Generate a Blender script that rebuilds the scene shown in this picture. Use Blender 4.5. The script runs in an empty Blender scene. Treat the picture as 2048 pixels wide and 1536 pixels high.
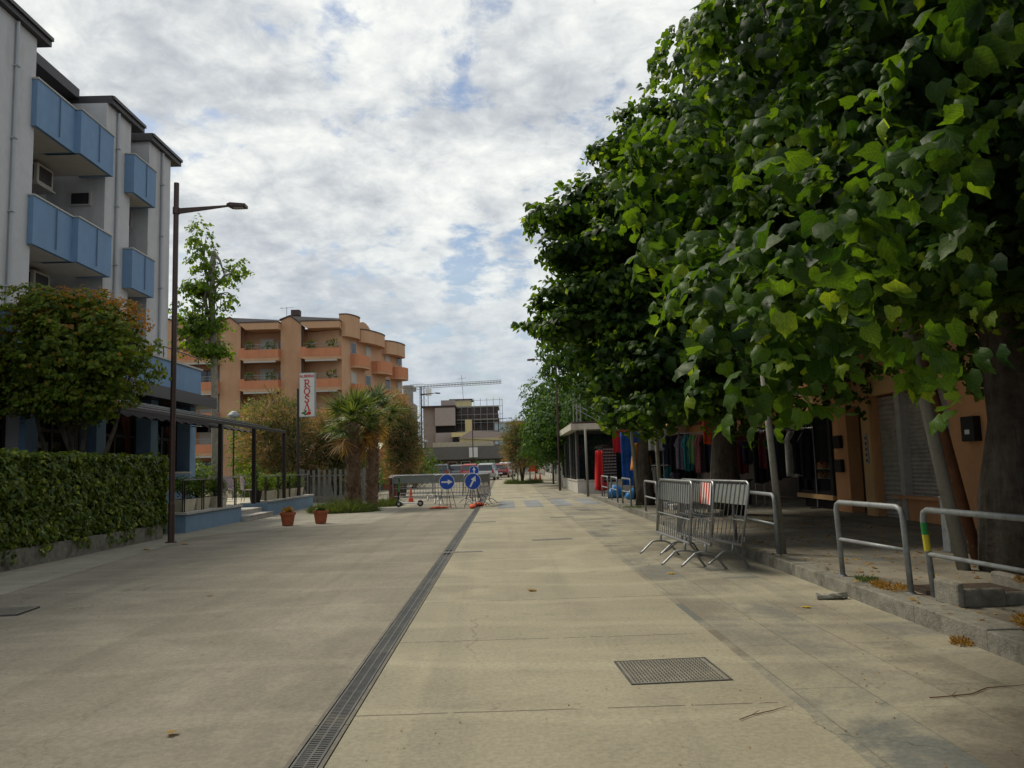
import bpy, math, random
import numpy as np
from mathutils import Vector, Matrix, noise
R = math.radians
SC = bpy.context.scene
C = SC.collection
# ------------------------------------------------------------------ camera
CAM_H = 1.55
def _cam():
    yaw, pitch, roll = CAMROT
    f = Vector((-math.sin(yaw)*math.cos(pitch), math.cos(yaw)*math.cos(pitch), math.sin(pitch)))
    r = Vector((math.cos(yaw), math.sin(yaw), 0)); u = r.cross(f)
    r2 = r*math.cos(roll) - u*math.sin(roll); u2 = u*math.cos(roll) + r*math.sin(roll)
    cd = bpy.data.cameras.new('camera'); cd.sensor_fit = 'HORIZONTAL'; cd.sensor_width = 36.0
    cd.lens = 36.0*1570.0/2048.0; cd.clip_start = 0.05; cd.clip_end = 3000
    co = bpy.data.objects.new('camera', cd); C.objects.link(co)
    m = Matrix((r2, u2, -f)).transposed().to_4x4(); m.translation = Vector((0, 0, CAM_H))
    co.matrix_world = m; SC.camera = co
CAMROT = (-0.0107, 0.1038, R(1.67))
_cam()
# ------------------------------------------------------------------ sky and sun
SUN_EL, SUN_AZ = 52.0, -50.0      # azimuth measured from +Y (down the street) towards +X
def _world():
    w = bpy.data.worlds.new('World'); SC.world = w; w.use_nodes = True
    nt = w.node_tree; nt.nodes.clear(); L = nt.links.new
    def N(t, **k):
        n = nt.nodes.new(t)
        for a, b in k.items(): setattr(n, a, b)
        return n
    out = N('ShaderNodeOutputWorld')
    sky = N('ShaderNodeTexSky', sky_type='NISHITA', sun_disc=False)
    sky.sun_elevation = R(SUN_EL); sky.sun_rotation = R(SUN_AZ)
    sky.air_density = 1.2; sky.dust_density = 1.5; sky.ozone_density = 2.0
    b1 = N('ShaderNodeBackground'); b1.inputs[1].default_value = 0.085; L(sky.outputs[0], b1.inputs[0])
    tc = N('ShaderNodeTexCoord'); sep = N('ShaderNodeSeparateXYZ'); L(tc.outputs['Generated'], sep.inputs[0])
    def M(op, a, b=None, c=None, clamp=False):
        n = N('ShaderNodeMath', operation=op); n.use_clamp = clamp
        for i, v in enumerate((a, b, c)):
            if v is None: continue
            if isinstance(v, (int, float)): n.inputs[i].default_value = v
            else: L(v, n.inputs[i])
        return n.outputs[0]
    zz = M('ADD', M('MAXIMUM', sep.outputs[2], 0.0), 0.30)
    u = M('DIVIDE', sep.outputs[0], zz); v = M('DIVIDE', sep.outputs[1], zz)
    cb = N('ShaderNodeCombineXYZ'); L(u, cb.inputs[0]); L(v, cb.inputs[1])
    def noi(scale, det, rough, dist, off=0):
        mp = N('ShaderNodeMapping'); L(cb.outputs[0], mp.inputs[0]); mp.inputs['Location'].default_value = (off, off*.7, off*.3)
        n = N('ShaderNodeTexNoise'); n.inputs['Scale'].default_value = scale; n.inputs['Detail'].default_value = det
        n.inputs['Roughness'].default_value = rough; n.inputs['Distortion'].default_value = dist
        L(mp.outputs[0], n.inputs['Vector']); return n.outputs['Fac']
    big = noi(1.6, 3, .5, .3, 4.3); mid = noi(5.5, 8, .60, .25, 1.2); fine = noi(14.0, 6, .62, .3, 5.0)
    # cover: where the blue shows through
    cov = M('ADD', M('MULTIPLY', big, .38), M('ADD', M('MULTIPLY', mid, .82), M('MULTIPLY', fine, .22)))
    def ramp(fac, pts, interp='LINEAR'):
        r = N('ShaderNodeValToRGB'); r.color_ramp.interpolation = interp
        e = r.color_ramp.elements
        while len(e) < len(pts): e.new(.5)
        for i, (p, c) in enumerate(pts): e[i].position = p; e[i].color = (*c, 1)
        L(fac, r.inputs[0]); return r.outputs[0]
    cover = ramp(cov, [(.54, (0, 0, 0)), (.675, (1, 1, 1))], 'EASE')
    # cloud brightness: thin parts bright, thick bellies grey
    sh = M('ADD', M('MULTIPLY', noi(3.0, 8, .62, .3, 9.0), .62), M('MULTIPLY', fine, .38))
    tint = ramp(sh, [(.36, (.36, .385, .42)), (.45, (.47, .495, .515)), (.53, (.60, .62, .615)), (.64, (.76, .77, .73))])
    # the cloud deck thickens and greys low over the street end
    low = M('SUBTRACT', 1.0, M('MULTIPLY', M('MAXIMUM', sep.outputs[2], 0.0), 3.2, clamp=True))
    mixl = N('ShaderNodeMix', data_type='RGBA'); L(M('MULTIPLY', low, .9), mixl.inputs[0]); L(tint, mixl.inputs[6]); mixl.inputs[7].default_value = (.31, .37, .44, 1)
    b2 = N('ShaderNodeBackground'); L(mixl.outputs[2], b2.inputs[0]); b2.inputs[1].default_value = CLOUD_STR
    mx = N('ShaderNodeMixShader'); L(M('MAXIMUM', cover, M('MULTIPLY', low, .8)), mx.inputs[0]); L(b1.outputs[0], mx.inputs[1]); L(b2.outputs[0], mx.inputs[2])
    L(mx.outputs[0], out.inputs[0])
    sd = bpy.data.lights.new('sun', 'SUN'); sd.energy = 2.6; sd.angle = R(14); sd.color = (1, .92, .76)
    so = bpy.data.objects.new('sun', sd); C.objects.link(so)
    d = Vector((math.sin(R(SUN_AZ))*math.cos(R(SUN_EL)), math.cos(R(SUN_AZ))*math.cos(R(SUN_EL)), math.sin(R(SUN_EL))))
    so.rotation_euler = d.to_track_quat('Z', 'Y').to_euler()
CLOUD_STR = 1.1
_world()
SC.view_settings.view_transform = 'Standard'; SC.view_settings.look = 'None'
SC.view_settings.exposure = 0.3; SC.view_settings.gamma = 1.0
SC.cycles.max_bounces = 6; SC.cycles.transparent_max_bounces = 6
try: SC.cycles.use_denoising = True
except Exception: pass

# ------------------------------------------------------------------ materials
def mat(name, col, rough=.8, var=.12, scale=6.0, bump=0.0, bscale=60.0, metal=0.0, spec=.3, dirt=None, dscale=1.5, damt=.5, streak=False):
    m = bpy.data.materials.new(name); m.use_nodes = True
    nt = m.node_tree; L = nt.links.new; b = nt.nodes['Principled BSDF']
    b.inputs['Roughness'].default_value = rough; b.inputs['Metallic'].default_value = metal
    b.inputs['Specular IOR Level'].default_value = spec
    geo = nt.nodes.new('ShaderNodeNewGeometry')
    n = nt.nodes.new('ShaderNodeTexNoise'); n.inputs['Scale'].default_value = scale; n.inputs['Detail'].default_value = 6; n.inputs['Roughness'].default_value = .65
    L(geo.outputs['Position'], n.inputs['Vector'])
    r = nt.nodes.new('ShaderNodeValToRGB'); e = r.color_ramp.elements
    e[0].position = .3; e[1].position = .7
    e[0].color = (*[c*(1-var) for c in col], 1); e[1].color = (*[min(1, c*(1+var)) for c in col], 1)
    L(n.outputs['Fac'], r.inputs[0]); src = r.outputs[0]
    if dirt:
        n2 = nt.nodes.new('ShaderNodeTexNoise'); n2.inputs['Scale'].default_value = dscale; n2.inputs['Detail'].default_value = 8; n2.inputs['Roughness'].default_value = .7
        if streak:
            mp = nt.nodes.new('ShaderNodeMapping'); mp.inputs['Scale'].default_value = (1, 1, .12); L(geo.outputs['Position'], mp.inputs[0]); L(mp.outputs[0], n2.inputs['Vector'])
        else: L(geo.outputs['Position'], n2.inputs['Vector'])
        r2 = nt.nodes.new('ShaderNodeValToRGB'); r2.color_ramp.elements[0].position = .48; r2.color_ramp.elements[1].position = .72
        r2.color_ramp.elements[1].color = (damt, damt, damt, 1)
        L(n2.outputs['Fac'], r2.inputs[0])
        mx = nt.nodes.new('ShaderNodeMix'); mx.data_type = 'RGBA'; L(r2.outputs[0], mx.inputs[0]); L(src, mx.inputs[6]); mx.inputs[7].default_value = (*dirt, 1)
        src = mx.outputs[2]
    L(src, b.inputs['Base Color'])
    if bump:
        n3 = nt.nodes.new('ShaderNodeTexNoise'); n3.inputs['Scale'].default_value = bscale; n3.inputs['Detail'].default_value = 3
        L(geo.outputs['Position'], n3.inputs['Vector'])
        bp = nt.nodes.new('ShaderNodeBump'); bp.inputs['Strength'].default_value = bump; bp.inputs['Distance'].default_value = .02
        L(n3.outputs['Fac'], bp.inputs['Height']); L(bp.outputs[0], b.inputs['Normal'])
    return m

def leafmat(name, c1, c2, trans=.45, rough=.45, c3=None, p3=.9, veins=False, young=False):
    m = bpy.data.materials.new(name); m.use_nodes = True
    nt = m.node_tree; L = nt.links.new; b = nt.nodes['Principled BSDF']; o = nt.nodes['Material Output']
    geo = nt.nodes.new('ShaderNodeNewGeometry')
    r = nt.nodes.new('ShaderNodeValToRGB'); e = r.color_ramp.elements
    e[0].color = (*c1, 1); e[1].color = (*c2, 1); e[1].position = .85
    if c3: x = e.new(p3); x.color = (*c2, 1); y = e.new(min(1, p3+.03)); y.color = (*c3, 1)
    if young:
        an = nt.nodes.new('ShaderNodeAttribute'); an.attribute_name = 'tip_tone'  # twig ends brighter: young leaves and the lit rim share one colour ramp
        m1 = nt.nodes.new('ShaderNodeMath'); m1.operation = 'MULTIPLY_ADD'; L(geo.outputs['Random Per Island'], m1.inputs[0]); m1.inputs[1].default_value = .45
        m2 = nt.nodes.new('ShaderNodeMath'); m2.operation = 'POWER'; L(an.outputs['Fac'], m2.inputs[0]); m2.inputs[1].default_value = 1.4
        m3 = nt.nodes.new('ShaderNodeMath'); m3.operation = 'MULTIPLY'; L(m2.outputs[0], m3.inputs[0]); m3.inputs[1].default_value = .75
        L(m3.outputs[0], m1.inputs[2]); L(m1.outputs[0], r.inputs[0])
    else: L(geo.outputs['Random Per Island'], r.inputs[0])
    class _O: outputs = [r.outputs[0]]
    if veins:
        uvn = nt.nodes.new('ShaderNodeUVMap'); uvn.uv_map = 'leaf'; sx = nt.nodes.new('ShaderNodeSeparateXYZ'); L(uvn.outputs[0], sx.inputs[0])
        def mt(op, a, c=None):
            n = nt.nodes.new('ShaderNodeMath'); n.operation = op
            for i, v in enumerate((a, c)):
                if v is None: continue
                if isinstance(v, (int, float)): n.inputs[i].default_value = v
                else: L(v, n.inputs[i])
            return n.outputs[0]
        ax = mt('ABSOLUTE', sx.outputs[0]); fr = mt('FRACT', mt('MULTIPLY', mt('SUBTRACT', sx.outputs[1], mt('MULTIPLY', ax, .9)), 6.0))
        line = mt('MAXIMUM', mt('LESS_THAN', fr, .13), mt('LESS_THAN', ax, .016))
        nz = nt.nodes.new('ShaderNodeTexNoise'); nz.inputs['Scale'].default_value = 7; L(uvn.outputs[0], nz.inputs['Vector'])
        f = mt('ADD', mt('MULTIPLY', line, .45), mt('MULTIPLY', mt('SUBTRACT', nz.outputs['Fac'], .5), 1.0))
        vm = nt.nodes.new('ShaderNodeMix'); vm.data_type = 'RGBA'; vm.blend_type = 'MULTIPLY'; vm.inputs[0].default_value = 1; L(r.outputs[0], vm.inputs[6])
        cc = nt.nodes.new('ShaderNodeCombineXYZ'); ff = mt('ADD', f, .95); L(ff, cc.inputs[0]); L(ff, cc.inputs[1]); L(ff, cc.inputs[2]); L(cc.outputs[0], vm.inputs[7])
        bpn = nt.nodes.new('ShaderNodeBump'); bpn.inputs['Strength'].default_value = .5; bpn.inputs['Distance'].default_value = .004; L(mt('SUBTRACT', nz.outputs['Fac'], mt('MULTIPLY', line, .5)), bpn.inputs['Height']); L(bpn.outputs[0], b.inputs['Normal'])
        class _O: outputs = [vm.outputs[2]]
    r = _O
    L(r.outputs[0], b.inputs['Base Color']); b.inputs['Roughness'].default_value = rough; b.inputs['Specular IOR Level'].default_value = .22
    t = nt.nodes.new('ShaderNodeBsdfTranslucent')
    g = nt.nodes.new('ShaderNodeMix'); g.data_type = 'RGBA'; g.blend_type = 'MULTIPLY'; g.inputs[0].default_value = 1
    L(r.outputs[0], g.inputs[6]); g.inputs[7].default_value = (3.3, 2.8, .8, 1); L(g.outputs[2], t.inputs[0])
    mx = nt.nodes.new('ShaderNodeMixShader'); mx.inputs[0].default_value = trans
    L(b.outputs[0], mx.inputs[1]); L(t.outputs[0], mx.inputs[2]); L(mx.outputs[0], o.inputs[0])
    return m

def glassmat(name, tint=(.02, .025, .03), rough=.06):
    m = bpy.data.materials.new(name); m.use_nodes = True
    b = m.node_tree.nodes['Principled BSDF']; b.inputs['Base Color'].default_value = (*tint, 1)
    b.inputs['Roughness'].default_value = rough; b.inputs['Specular IOR Level'].default_value = .7
    return m
def clearglass(name):
    m = bpy.data.materials.new(name); m.use_nodes = True
    nt = m.node_tree; L = nt.links.new; o = nt.nodes['Material Output']; b = nt.nodes['Principled BSDF']
    b.inputs['Base Color'].default_value = (.02, .03, .03, 1); b.inputs['Roughness'].default_value = .04
    t = nt.nodes.new('ShaderNodeBsdfTransparent'); t.inputs[0].default_value = (.75, .78, .76, 1)
    mx = nt.nodes.new('ShaderNodeMixShader'); mx.inputs[0].default_value = .22
    L(t.outputs[0], mx.inputs[1]); L(b.outputs[0], mx.inputs[2]); L(mx.outputs[0], o.inputs[0])
    return m

M = {}
M['stucco'] = mat('stucco_grey', (.46, .46, .47), .9, .06, 3, .15, 80, dirt=(.29, .28, .265), dscale=1.1, damt=.7, streak=True)
M['stucco_light'] = mat('stucco_pale', (.50, .48, .45), .9, .06, 3, .1, 80)
M['blue'] = mat('blue_paint', (.15, .25, .39), .75, .07, 3, .1, 90, dirt=(.10, .165, .26), dscale=1.4, damt=.45, streak=True)
M['blue_wall'] = mat('blue_wall_paint', (.17, .26, .36), .85, .08, 3, .15, 60, dirt=(.12, .19, .28), dscale=2.0, damt=.5, streak=True)
M['slate'] = mat('dark_fascia', (.045, .042, .045), .5, .2, 8)
M['coping'] = mat('stone_coping', (.42, .40, .37), .8, .12, 8, .1, 60, dirt=(.2, .18, .15), damt=.5)
M['dark'] = mat('dark_paint', (.018, .014, .013), .45, .2, 10, spec=.5)
M['brown'] = mat('brown_metal', (.045, .022, .017), .45, .2, 10, spec=.5)
M['black'] = mat('black_plastic', (.012, .012, .013), .5, .2, 10)
M['galv'] = mat('galvanised_steel', (.30, .31, .32), .42, .25, 14, .05, 200, metal=.75, dirt=(.14, .11, .09), dscale=5, damt=.55)
M['galvpaint'] = mat('grey_painted_rail', (.25, .27, .28), .5, .2, 14, .05, 120, metal=.25, dirt=(.10, .085, .07), dscale=6, damt=.6)
M['panel'] = mat('barrier_panel', (.22, .24, .23), .6, .12, 8, metal=.3, dirt=(.17, .15, .12), dscale=5, damt=.5)
M['white'] = mat('white_paint', (.72, .72, .69), .6, .06, 6, dirt=(.45, .43, .39), dscale=3, damt=.4)
M['signwhite'] = mat('sign_white', (.72, .72, .70), .45, .04, 6)
M['red'] = mat('red_paint', (.55, .03, .02), .5, .1, 6)
M['signblue'] = mat('sign_blue', (.012, .07, .42), .35, .08, 6)
M['terracotta'] = mat('terracotta', (.34, .095, .045), .85, .15, 14, .1, 80, dirt=(.22, .1, .06), dscale=8)
M['soil'] = mat('soil', (.05, .035, .025), 1, .4, 20, .5, 40)
M['cream'] = mat('cream_concrete', (.48, .44, .33), .85, .1, 8, .1, 60, dirt=(.22, .19, .13), dscale=4, damt=.6)
M['bark'] = mat('bark', (.060, .047, .037), .95, .5, 7, 1.0, 16, dirt=(.15, .14, .115), dscale=6, damt=.7, streak=True)
M['barkpale'] = mat('bark_pale', (.20, .19, .155), .9, .3, 6, .4, 24, dirt=(.09, .085, .06), dscale=5)
M['orange'] = mat('ochre_plaster', (.50, .305, .18), .9, .06, 1.5, .1, 60, dirt=(.35, .18, .09), dscale=.7, damt=.5, streak=True)
M['terra'] = mat('orange_parapet', (.52, .215, .11), .9, .06, 2, .1, 60, dirt=(.32, .13, .06), dscale=1, damt=.5, streak=True)
M['rooftile'] = mat('grey_roof', (.17, .155, .15), .8, .15, 6)
M['cornice'] = mat('dark_cornice', (.07, .05, .045), .8, .2, 8)
M['shutterwhite'] = mat('roller_shutter_pale', (.42, .41, .36), .7, .06, 8)
M['shop_orange'] = mat('shop_orange', (.58, .29, .135), .85, .08, 3, .1, 60, dirt=(.3, .13, .06), damt=.5, streak=True)
M['glass'] = glassmat('dark_glass'); M['clear'] = clearglass('clear_glass')
M['curtain'] = mat('red_curtain', (.66, .13, .04), .9, .3, 5)
M['concrete'] = mat('raw_concrete', (.26, .245, .22), .95, .15, 5, .4, 50, dirt=(.13, .12, .10), dscale=2, damt=.6)
M['kerb'] = mat('kerb_stone', (.19, .18, .15), .95, .3, 9, .5, 50, dirt=(.065, .06, .042), dscale=3.0, damt=.9)
M['taupe'] = mat('taupe_plaster', (.27, .225, .195), .9, .06, 2, dirt=(.2, .165, .14), damt=.4)
M['mauve'] = mat('mauve_plaster', (.33, .285, .27), .9, .05, 2)
M['yellowwall'] = mat('yellow_plaster', (.50, .43, .24), .9, .05, 2)
M['paleblue'] = mat('pale_blue_plaster', (.33, .43, .48), .9, .05, 2)
M['greyfence'] = mat('grey_fence', (.25, .265, .26), .8, .08, 3, dirt=(.16, .165, .15), damt=.5, streak=True)
M['shutter'] = mat('steel_shutter', (.40, .375, .33), .6, .12, 7, metal=.2, dirt=(.14, .11, .085), dscale=4, damt=.6)
M['rust'] = mat('rusty_iron', (.14, .06, .03), .9, .3, 8, .2, 60)
M['orangeplastic'] = mat('orange_fabric', (.62, .085, .03), .7, .12, 8, dirt=(.25, .06, .03), dscale=8)
M['tyre'] = mat('tyre', (.02, .02, .02), .8, .2, 10)
M['rim'] = mat('rim', (.35, .35, .36), .4, .1, 8, metal=.6)
M['lime'] = mat('green_plastic', (.05, .22, .06), .5, .1, 8)
M['bluebag'] = mat('blue_bag', (.03, .22, .55), .35, .2, 8, .3, 30)
M['white_marble'] = mat('marble', (.50, .48, .44), .5, .1, 4, dirt=(.36, .33, .29), dscale=3)
LEAF = {
 'lime': leafmat('linden_leaf', (.010, .032, .007), (.055, .11, .012), .42, .5, (.12, .19, .02), .9, young=True),
 'lime_near': leafmat('linden_leaf_near', (.010, .034, .007), (.060, .12, .013), .42, .5, (.13, .20, .02), .9, veins=True, young=True),
 'lime_far': leafmat('linden_leaf_far', (.018, .052, .011), (.052, .11, .017), .28, .6),
 'maple': leafmat('maple_leaf', (.030, .065, .010), (.13, .175, .018), .36, .5, (.20, .11, .02), .95),
 'maple_top': leafmat('maple_young_leaf', (.10, .10, .015), (.26, .11, .02), .4, .5),
 'plane': leafmat('plane_leaf', (.035, .08, .010), (.095, .16, .018), .4, .5),
 'hedge': leafmat('hedge_leaf', (.035, .07, .012), (.11, .15, .018), .28, .42, (.24, .28, .04), .90),
 'bush': leafmat('bush_leaf', (.03, .07, .012), (.10, .16, .02), .3, .5),
 'tama': leafmat('tamarisk_bloom', (.15, .11, .07), (.31, .215, .13), .22, .8),
 'tamag': leafmat('tamarisk_green', (.045, .065, .030), (.11, .125, .055), .22, .8),
 'palm': leafmat('palm_blade', (.030, .060, .018), (.115, .16, .055), .22, .5),
 'palmdry': leafmat('palm_dry', (.14, .085, .035), (.27, .165, .06), .3, .7),
 'grass': leafmat('grass_blade', (.03, .055, .016), (.085, .12, .04), .25, .6),
 'dry': leafmat('dry_leaf', (.12, .06, .02), (.32, .2, .05), .2, .8),
}

# ------------------------------------------------------------------ mesh helpers
class MB:
    def __init__(s): s.v = []; s.f = []
    def add(s, vs, fs):
        o = len(s.v); s.v += [tuple(v) for v in vs]; s.f += [tuple(i+o for i in f) for f in fs]; return s
    def box(s, x0, x1, y0, y1, z0, z1):
        return s.add([(x0,y0,z0),(x1,y0,z0),(x1,y1,z0),(x0,y1,z0),(x0,y0,z1),(x1,y0,z1),(x1,y1,z1),(x0,y1,z1)],
                     [(0,3,2,1),(4,5,6,7),(0,1,5,4),(1,2,6,5),(2,3,7,6),(3,0,4,7)])
    def prism(s, poly, z0, z1):      # poly in xy, ccw
        n = len(poly); vs = [(x, y, z0) for x, y in poly]+[(x, y, z1) for x, y in poly]
        fs = [tuple(range(n-1, -1, -1)), tuple(range(n, 2*n))]+[(i, (i+1) % n, n+(i+1) % n, n+i) for i in range(n)]
        return s.add(vs, fs)
    def prismX(s, poly, x0, x1):     # poly in yz
        n = len(poly); vs = [(x0, y, z) for y, z in poly]+[(x1, y, z) for y, z in poly]
        return s.add(vs, [tuple(range(n-1, -1, -1)), tuple(range(n, 2*n))]+[(i, (i+1) % n, n+(i+1) % n, n+i) for i in range(n)])
    def prismY(s, poly, y0, y1):     # poly in xz
        n = len(poly); vs = [(x, y0, z) for x, z in poly]+[(x, y1, z) for x, z in poly]
        return s.add(vs, [tuple(range(n)), tuple(range(2*n-1, n-1, -1))]+[(i, n+i, n+(i+1) % n, (i+1) % n) for i in range(n)])
    def tube(s, pts, r, n=8, cap=True):
        pts = [Vector(p) for p in pts]; rr = r if isinstance(r, (list, tuple)) else [r]*len(pts)
        rings = []; up = None
        for i, p in enumerate(pts):
            d = (pts[min(i+1, len(pts)-1)]-pts[max(i-1, 0)]).normalized()
            if up is None: up = Vector((0, 0, 1)) if abs(d.z) < .9 else Vector((1, 0, 0))
            a = d.cross(up); a = a.normalized() if a.length > 1e-4 else d.orthogonal().normalized()
            b = a.cross(d).normalized(); up = b
            rings.append([p+(a*math.cos(t)+b*math.sin(t))*rr[i] for t in [2*math.pi*k/n for k in range(n)]])
        vs = [v for ring in rings for v in ring]; fs = []
        for i in range(len(pts)-1):
            for k in range(n): fs.append((i*n+k, (i+1)*n+k, (i+1)*n+(k+1) % n, i*n+(k+1) % n))
        if cap: fs += [tuple(range(n)), tuple(range(len(vs)-1, len(vs)-n-1, -1))]
        return s.add(vs, fs)
    def cyl(s, p0, p1, r, n=12): return s.tube([p0, p1], r, n)
    def lathe(s, prof, n=20, c=(0, 0, 0)):
        vs = []; fs = []
        for r, z in prof:
            for k in range(n): t = 2*math.pi*k/n; vs.append((c[0]+r*math.cos(t), c[1]+r*math.sin(t), c[2]+z))
        for i in range(len(prof)-1):
            for k in range(n): fs.append((i*n+k, i*n+(k+1) % n, (i+1)*n+(k+1) % n, (i+1)*n+k))
        fs += [tuple(range(n-1, -1, -1)), tuple(range((len(prof)-1)*n, len(prof)*n))]
        return s.add(vs, fs)
    def loft(s, rings):
        n = len(rings[0]); vs = [v for r in rings for v in r]; fs = []
        for i in range(len(rings)-1):
            for k in range(n): fs.append((i*n+k, i*n+(k+1) % n, (i+1)*n+(k+1) % n, (i+1)*n+k))
        fs += [tuple(range(n-1, -1, -1)), tuple(range((len(rings)-1)*n, len(rings)*n))]
        return s.add(vs, fs)
    def build(s, name, m, parent=None, bevel=0, smooth=False, loc=None):
        me = bpy.data.meshes.new(name); me.from_pydata(s.v, [], s.f); me.update()
        if isinstance(m, str): m = M[m]
        me.materials.append(m)
        if smooth: me.polygons.foreach_set('use_smooth', [True]*len(me.polygons))
        o = bpy.data.objects.new(name, me); C.objects.link(o)
        if parent: o.parent = parent
        if loc: o.location = loc
        if bevel:
            bm = o.modifiers.new('bevel', 'BEVEL'); bm.width = bevel; bm.segments = 2; bm.limit_method = 'ANGLE'
        return o
def tag(o, label, cat, group=None):
    o['label'] = label; o['category'] = cat
    if group: o['group'] = group
    return o
def thing(name, label, cat, loc=(0, 0, 0), rz=0, group=None):
    o = bpy.data.objects.new(name, None); C.objects.link(o); o.location = loc; o.rotation_euler = (0, 0, rz)
    o.empty_display_size = .1
    return tag(o, label, cat, group)
def struct(o, kind='structure'): o['kind'] = kind; return o
KIDS = {}
def copy_tree(root, label=None, group=None, loc=None, rz=None):
    c = root.copy(); C.objects.link(c)
    if label: c['label'] = label
    if group: c['group'] = group
    if loc is not None: c.location = loc
    if rz is not None: c.rotation_euler = (0, 0, rz)
    for ch in [o for o in C.objects if o.parent == root]:
        d = ch.copy(); C.objects.link(d); d.parent = c
        for g in [o for o in C.objects if o.parent == ch]:
            e = g.copy(); C.objects.link(e); e.parent = d
    return c
def fastmesh(name, V, F, m, parent=None):       # V (n,3) array, F (m,k) array of equal sized faces
    me = bpy.data.meshes.new(name); k = F.shape[1]
    me.vertices.add(len(V)); me.vertices.foreach_set('co', V.astype(np.float32).ravel())
    me.loops.add(F.size); me.loops.foreach_set('vertex_index', F.astype(np.int32).ravel())
    me.polygons.add(len(F)); me.polygons.foreach_set('loop_start', np.arange(0, F.size, k, dtype=np.int32))
    me.polygons.foreach_set('use_smooth', np.ones(len(F), bool))
    me.update(calc_edges=True); me.validate()
    me.materials.append(m)
    o = bpy.data.objects.new(name, me); C.objects.link(o)
    if parent: o.parent = parent
    return o
def gz(y): return min(max(0.0, y-45)*.0095, .36)
def nrm(a): return a/np.maximum(np.linalg.norm(a, axis=-1, keepdims=True), 1e-9)
# leaf templates: vertices (x width, y length, z lift) and triangles
T_HEART = (np.array([(0,0,0),(.26,-.12,.03),(.47,.02,-.02),(.55,.28,-.10),(.43,.52,-.04),(.33,.66,-.12),(.13,.86,-.10),(0,1.06,-.20),
                     (-.13,.88,-.12),(-.34,.64,-.06),(-.45,.50,-.12),(-.54,.25,-.06),(-.46,0,-.06),(-.25,-.12,.02),(0,.3,.08),(0,.62,.03)], float),
           np.array([(0,1,14),(1,2,14),(2,3,14),(3,4,14),(4,15,14),(4,5,15),(5,6,15),(6,7,15),(7,8,15),(8,9,15),(9,10,15),(10,14,15),(10,11,14),(11,12,14),(12,13,14),(13,0,14)]))
T_MID = (np.array([(0,0,0),(.42,.0,-.05),(.5,.4,-.10),(0,1.05,-.15),(-.5,.38,-.04),(-.42,.02,-.10),(0,.4,.06)], float),
         np.array([(0,1,6),(1,2,6),(2,3,6),(3,4,6),(4,5,6),(5,0,6)]))
T_PLANE = (np.array([(0,0,0),(.35,.05,-.03),(.62,.30,-.12),(.30,.45,-.02),(.38,.80,-.10),(0,1.1,-.16),(-.36,.78,-.06),(-.3,.45,-.04),(-.62,.32,-.05),(-.33,.05,-.06),(0,.4,.05)], float),
           np.array([(i, (i+1) if i < 9 else 0, 10) for i in range(10)]))
T_SMALL = (np.array([(0,0,0),(.35,.3,-.05),(.0,1,-.1),(-.35,.35,-.05)], float), np.array([(0,1,2),(0,2,3)]))
T_BLADE = (np.array([(-.5,0,0),(.5,0,0),(.3,.6,.0),(-.3,.6,.0),(0,1,-.03)], float), np.array([(0,1,2),(0,2,3),(3,2,4)]))
def leaves(name, P, Nn, D, S, tmpl, m, parent=None, W=None, rs=None, tip_tone=None):
    Nn = nrm(Nn); D = D-(D*Nn).sum(1, keepdims=True)*Nn; D = nrm(D); X = np.cross(D, Nn)
    tv, tf = tmpl; n = len(P); k = len(tv)
    rs = rs or np.random.RandomState(5)
    curl = rs.uniform(.1, 3.4, n)[:, None, None]
    W = np.ones(n) if W is None else W
    jit = 1+rs.uniform(-.17, .17, (n, k, 1))
    V = P[:, None, :]+S[:, None, None]*(jit*tv[None, :, 0:1]*X[:, None, :]*W[:, None, None]+jit*tv[None, :, 1:2]*D[:, None, :]+curl*tv[None, :, 2:3]*Nn[:, None, :])
    F = (tf[None]+(np.arange(n)*k)[:, None, None]).reshape(-1, tf.shape[1])
    o = fastmesh(name, V.reshape(-1, 3), F, m, parent)
    if tip_tone is not None:
        at = o.data.attributes.new('tip_tone', 'FLOAT', 'POINT'); at.data.foreach_set('value', np.repeat(tip_tone, k).astype(np.float32))
    if tmpl is T_HEART:
        uv = o.data.uv_layers.new(name='leaf'); li = np.zeros(len(o.data.loops), np.int32); o.data.loops.foreach_get('vertex_index', li)
        uv.data.foreach_set('uv', tv[li % k][:, :2].astype(np.float32).ravel())
    return o

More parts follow.
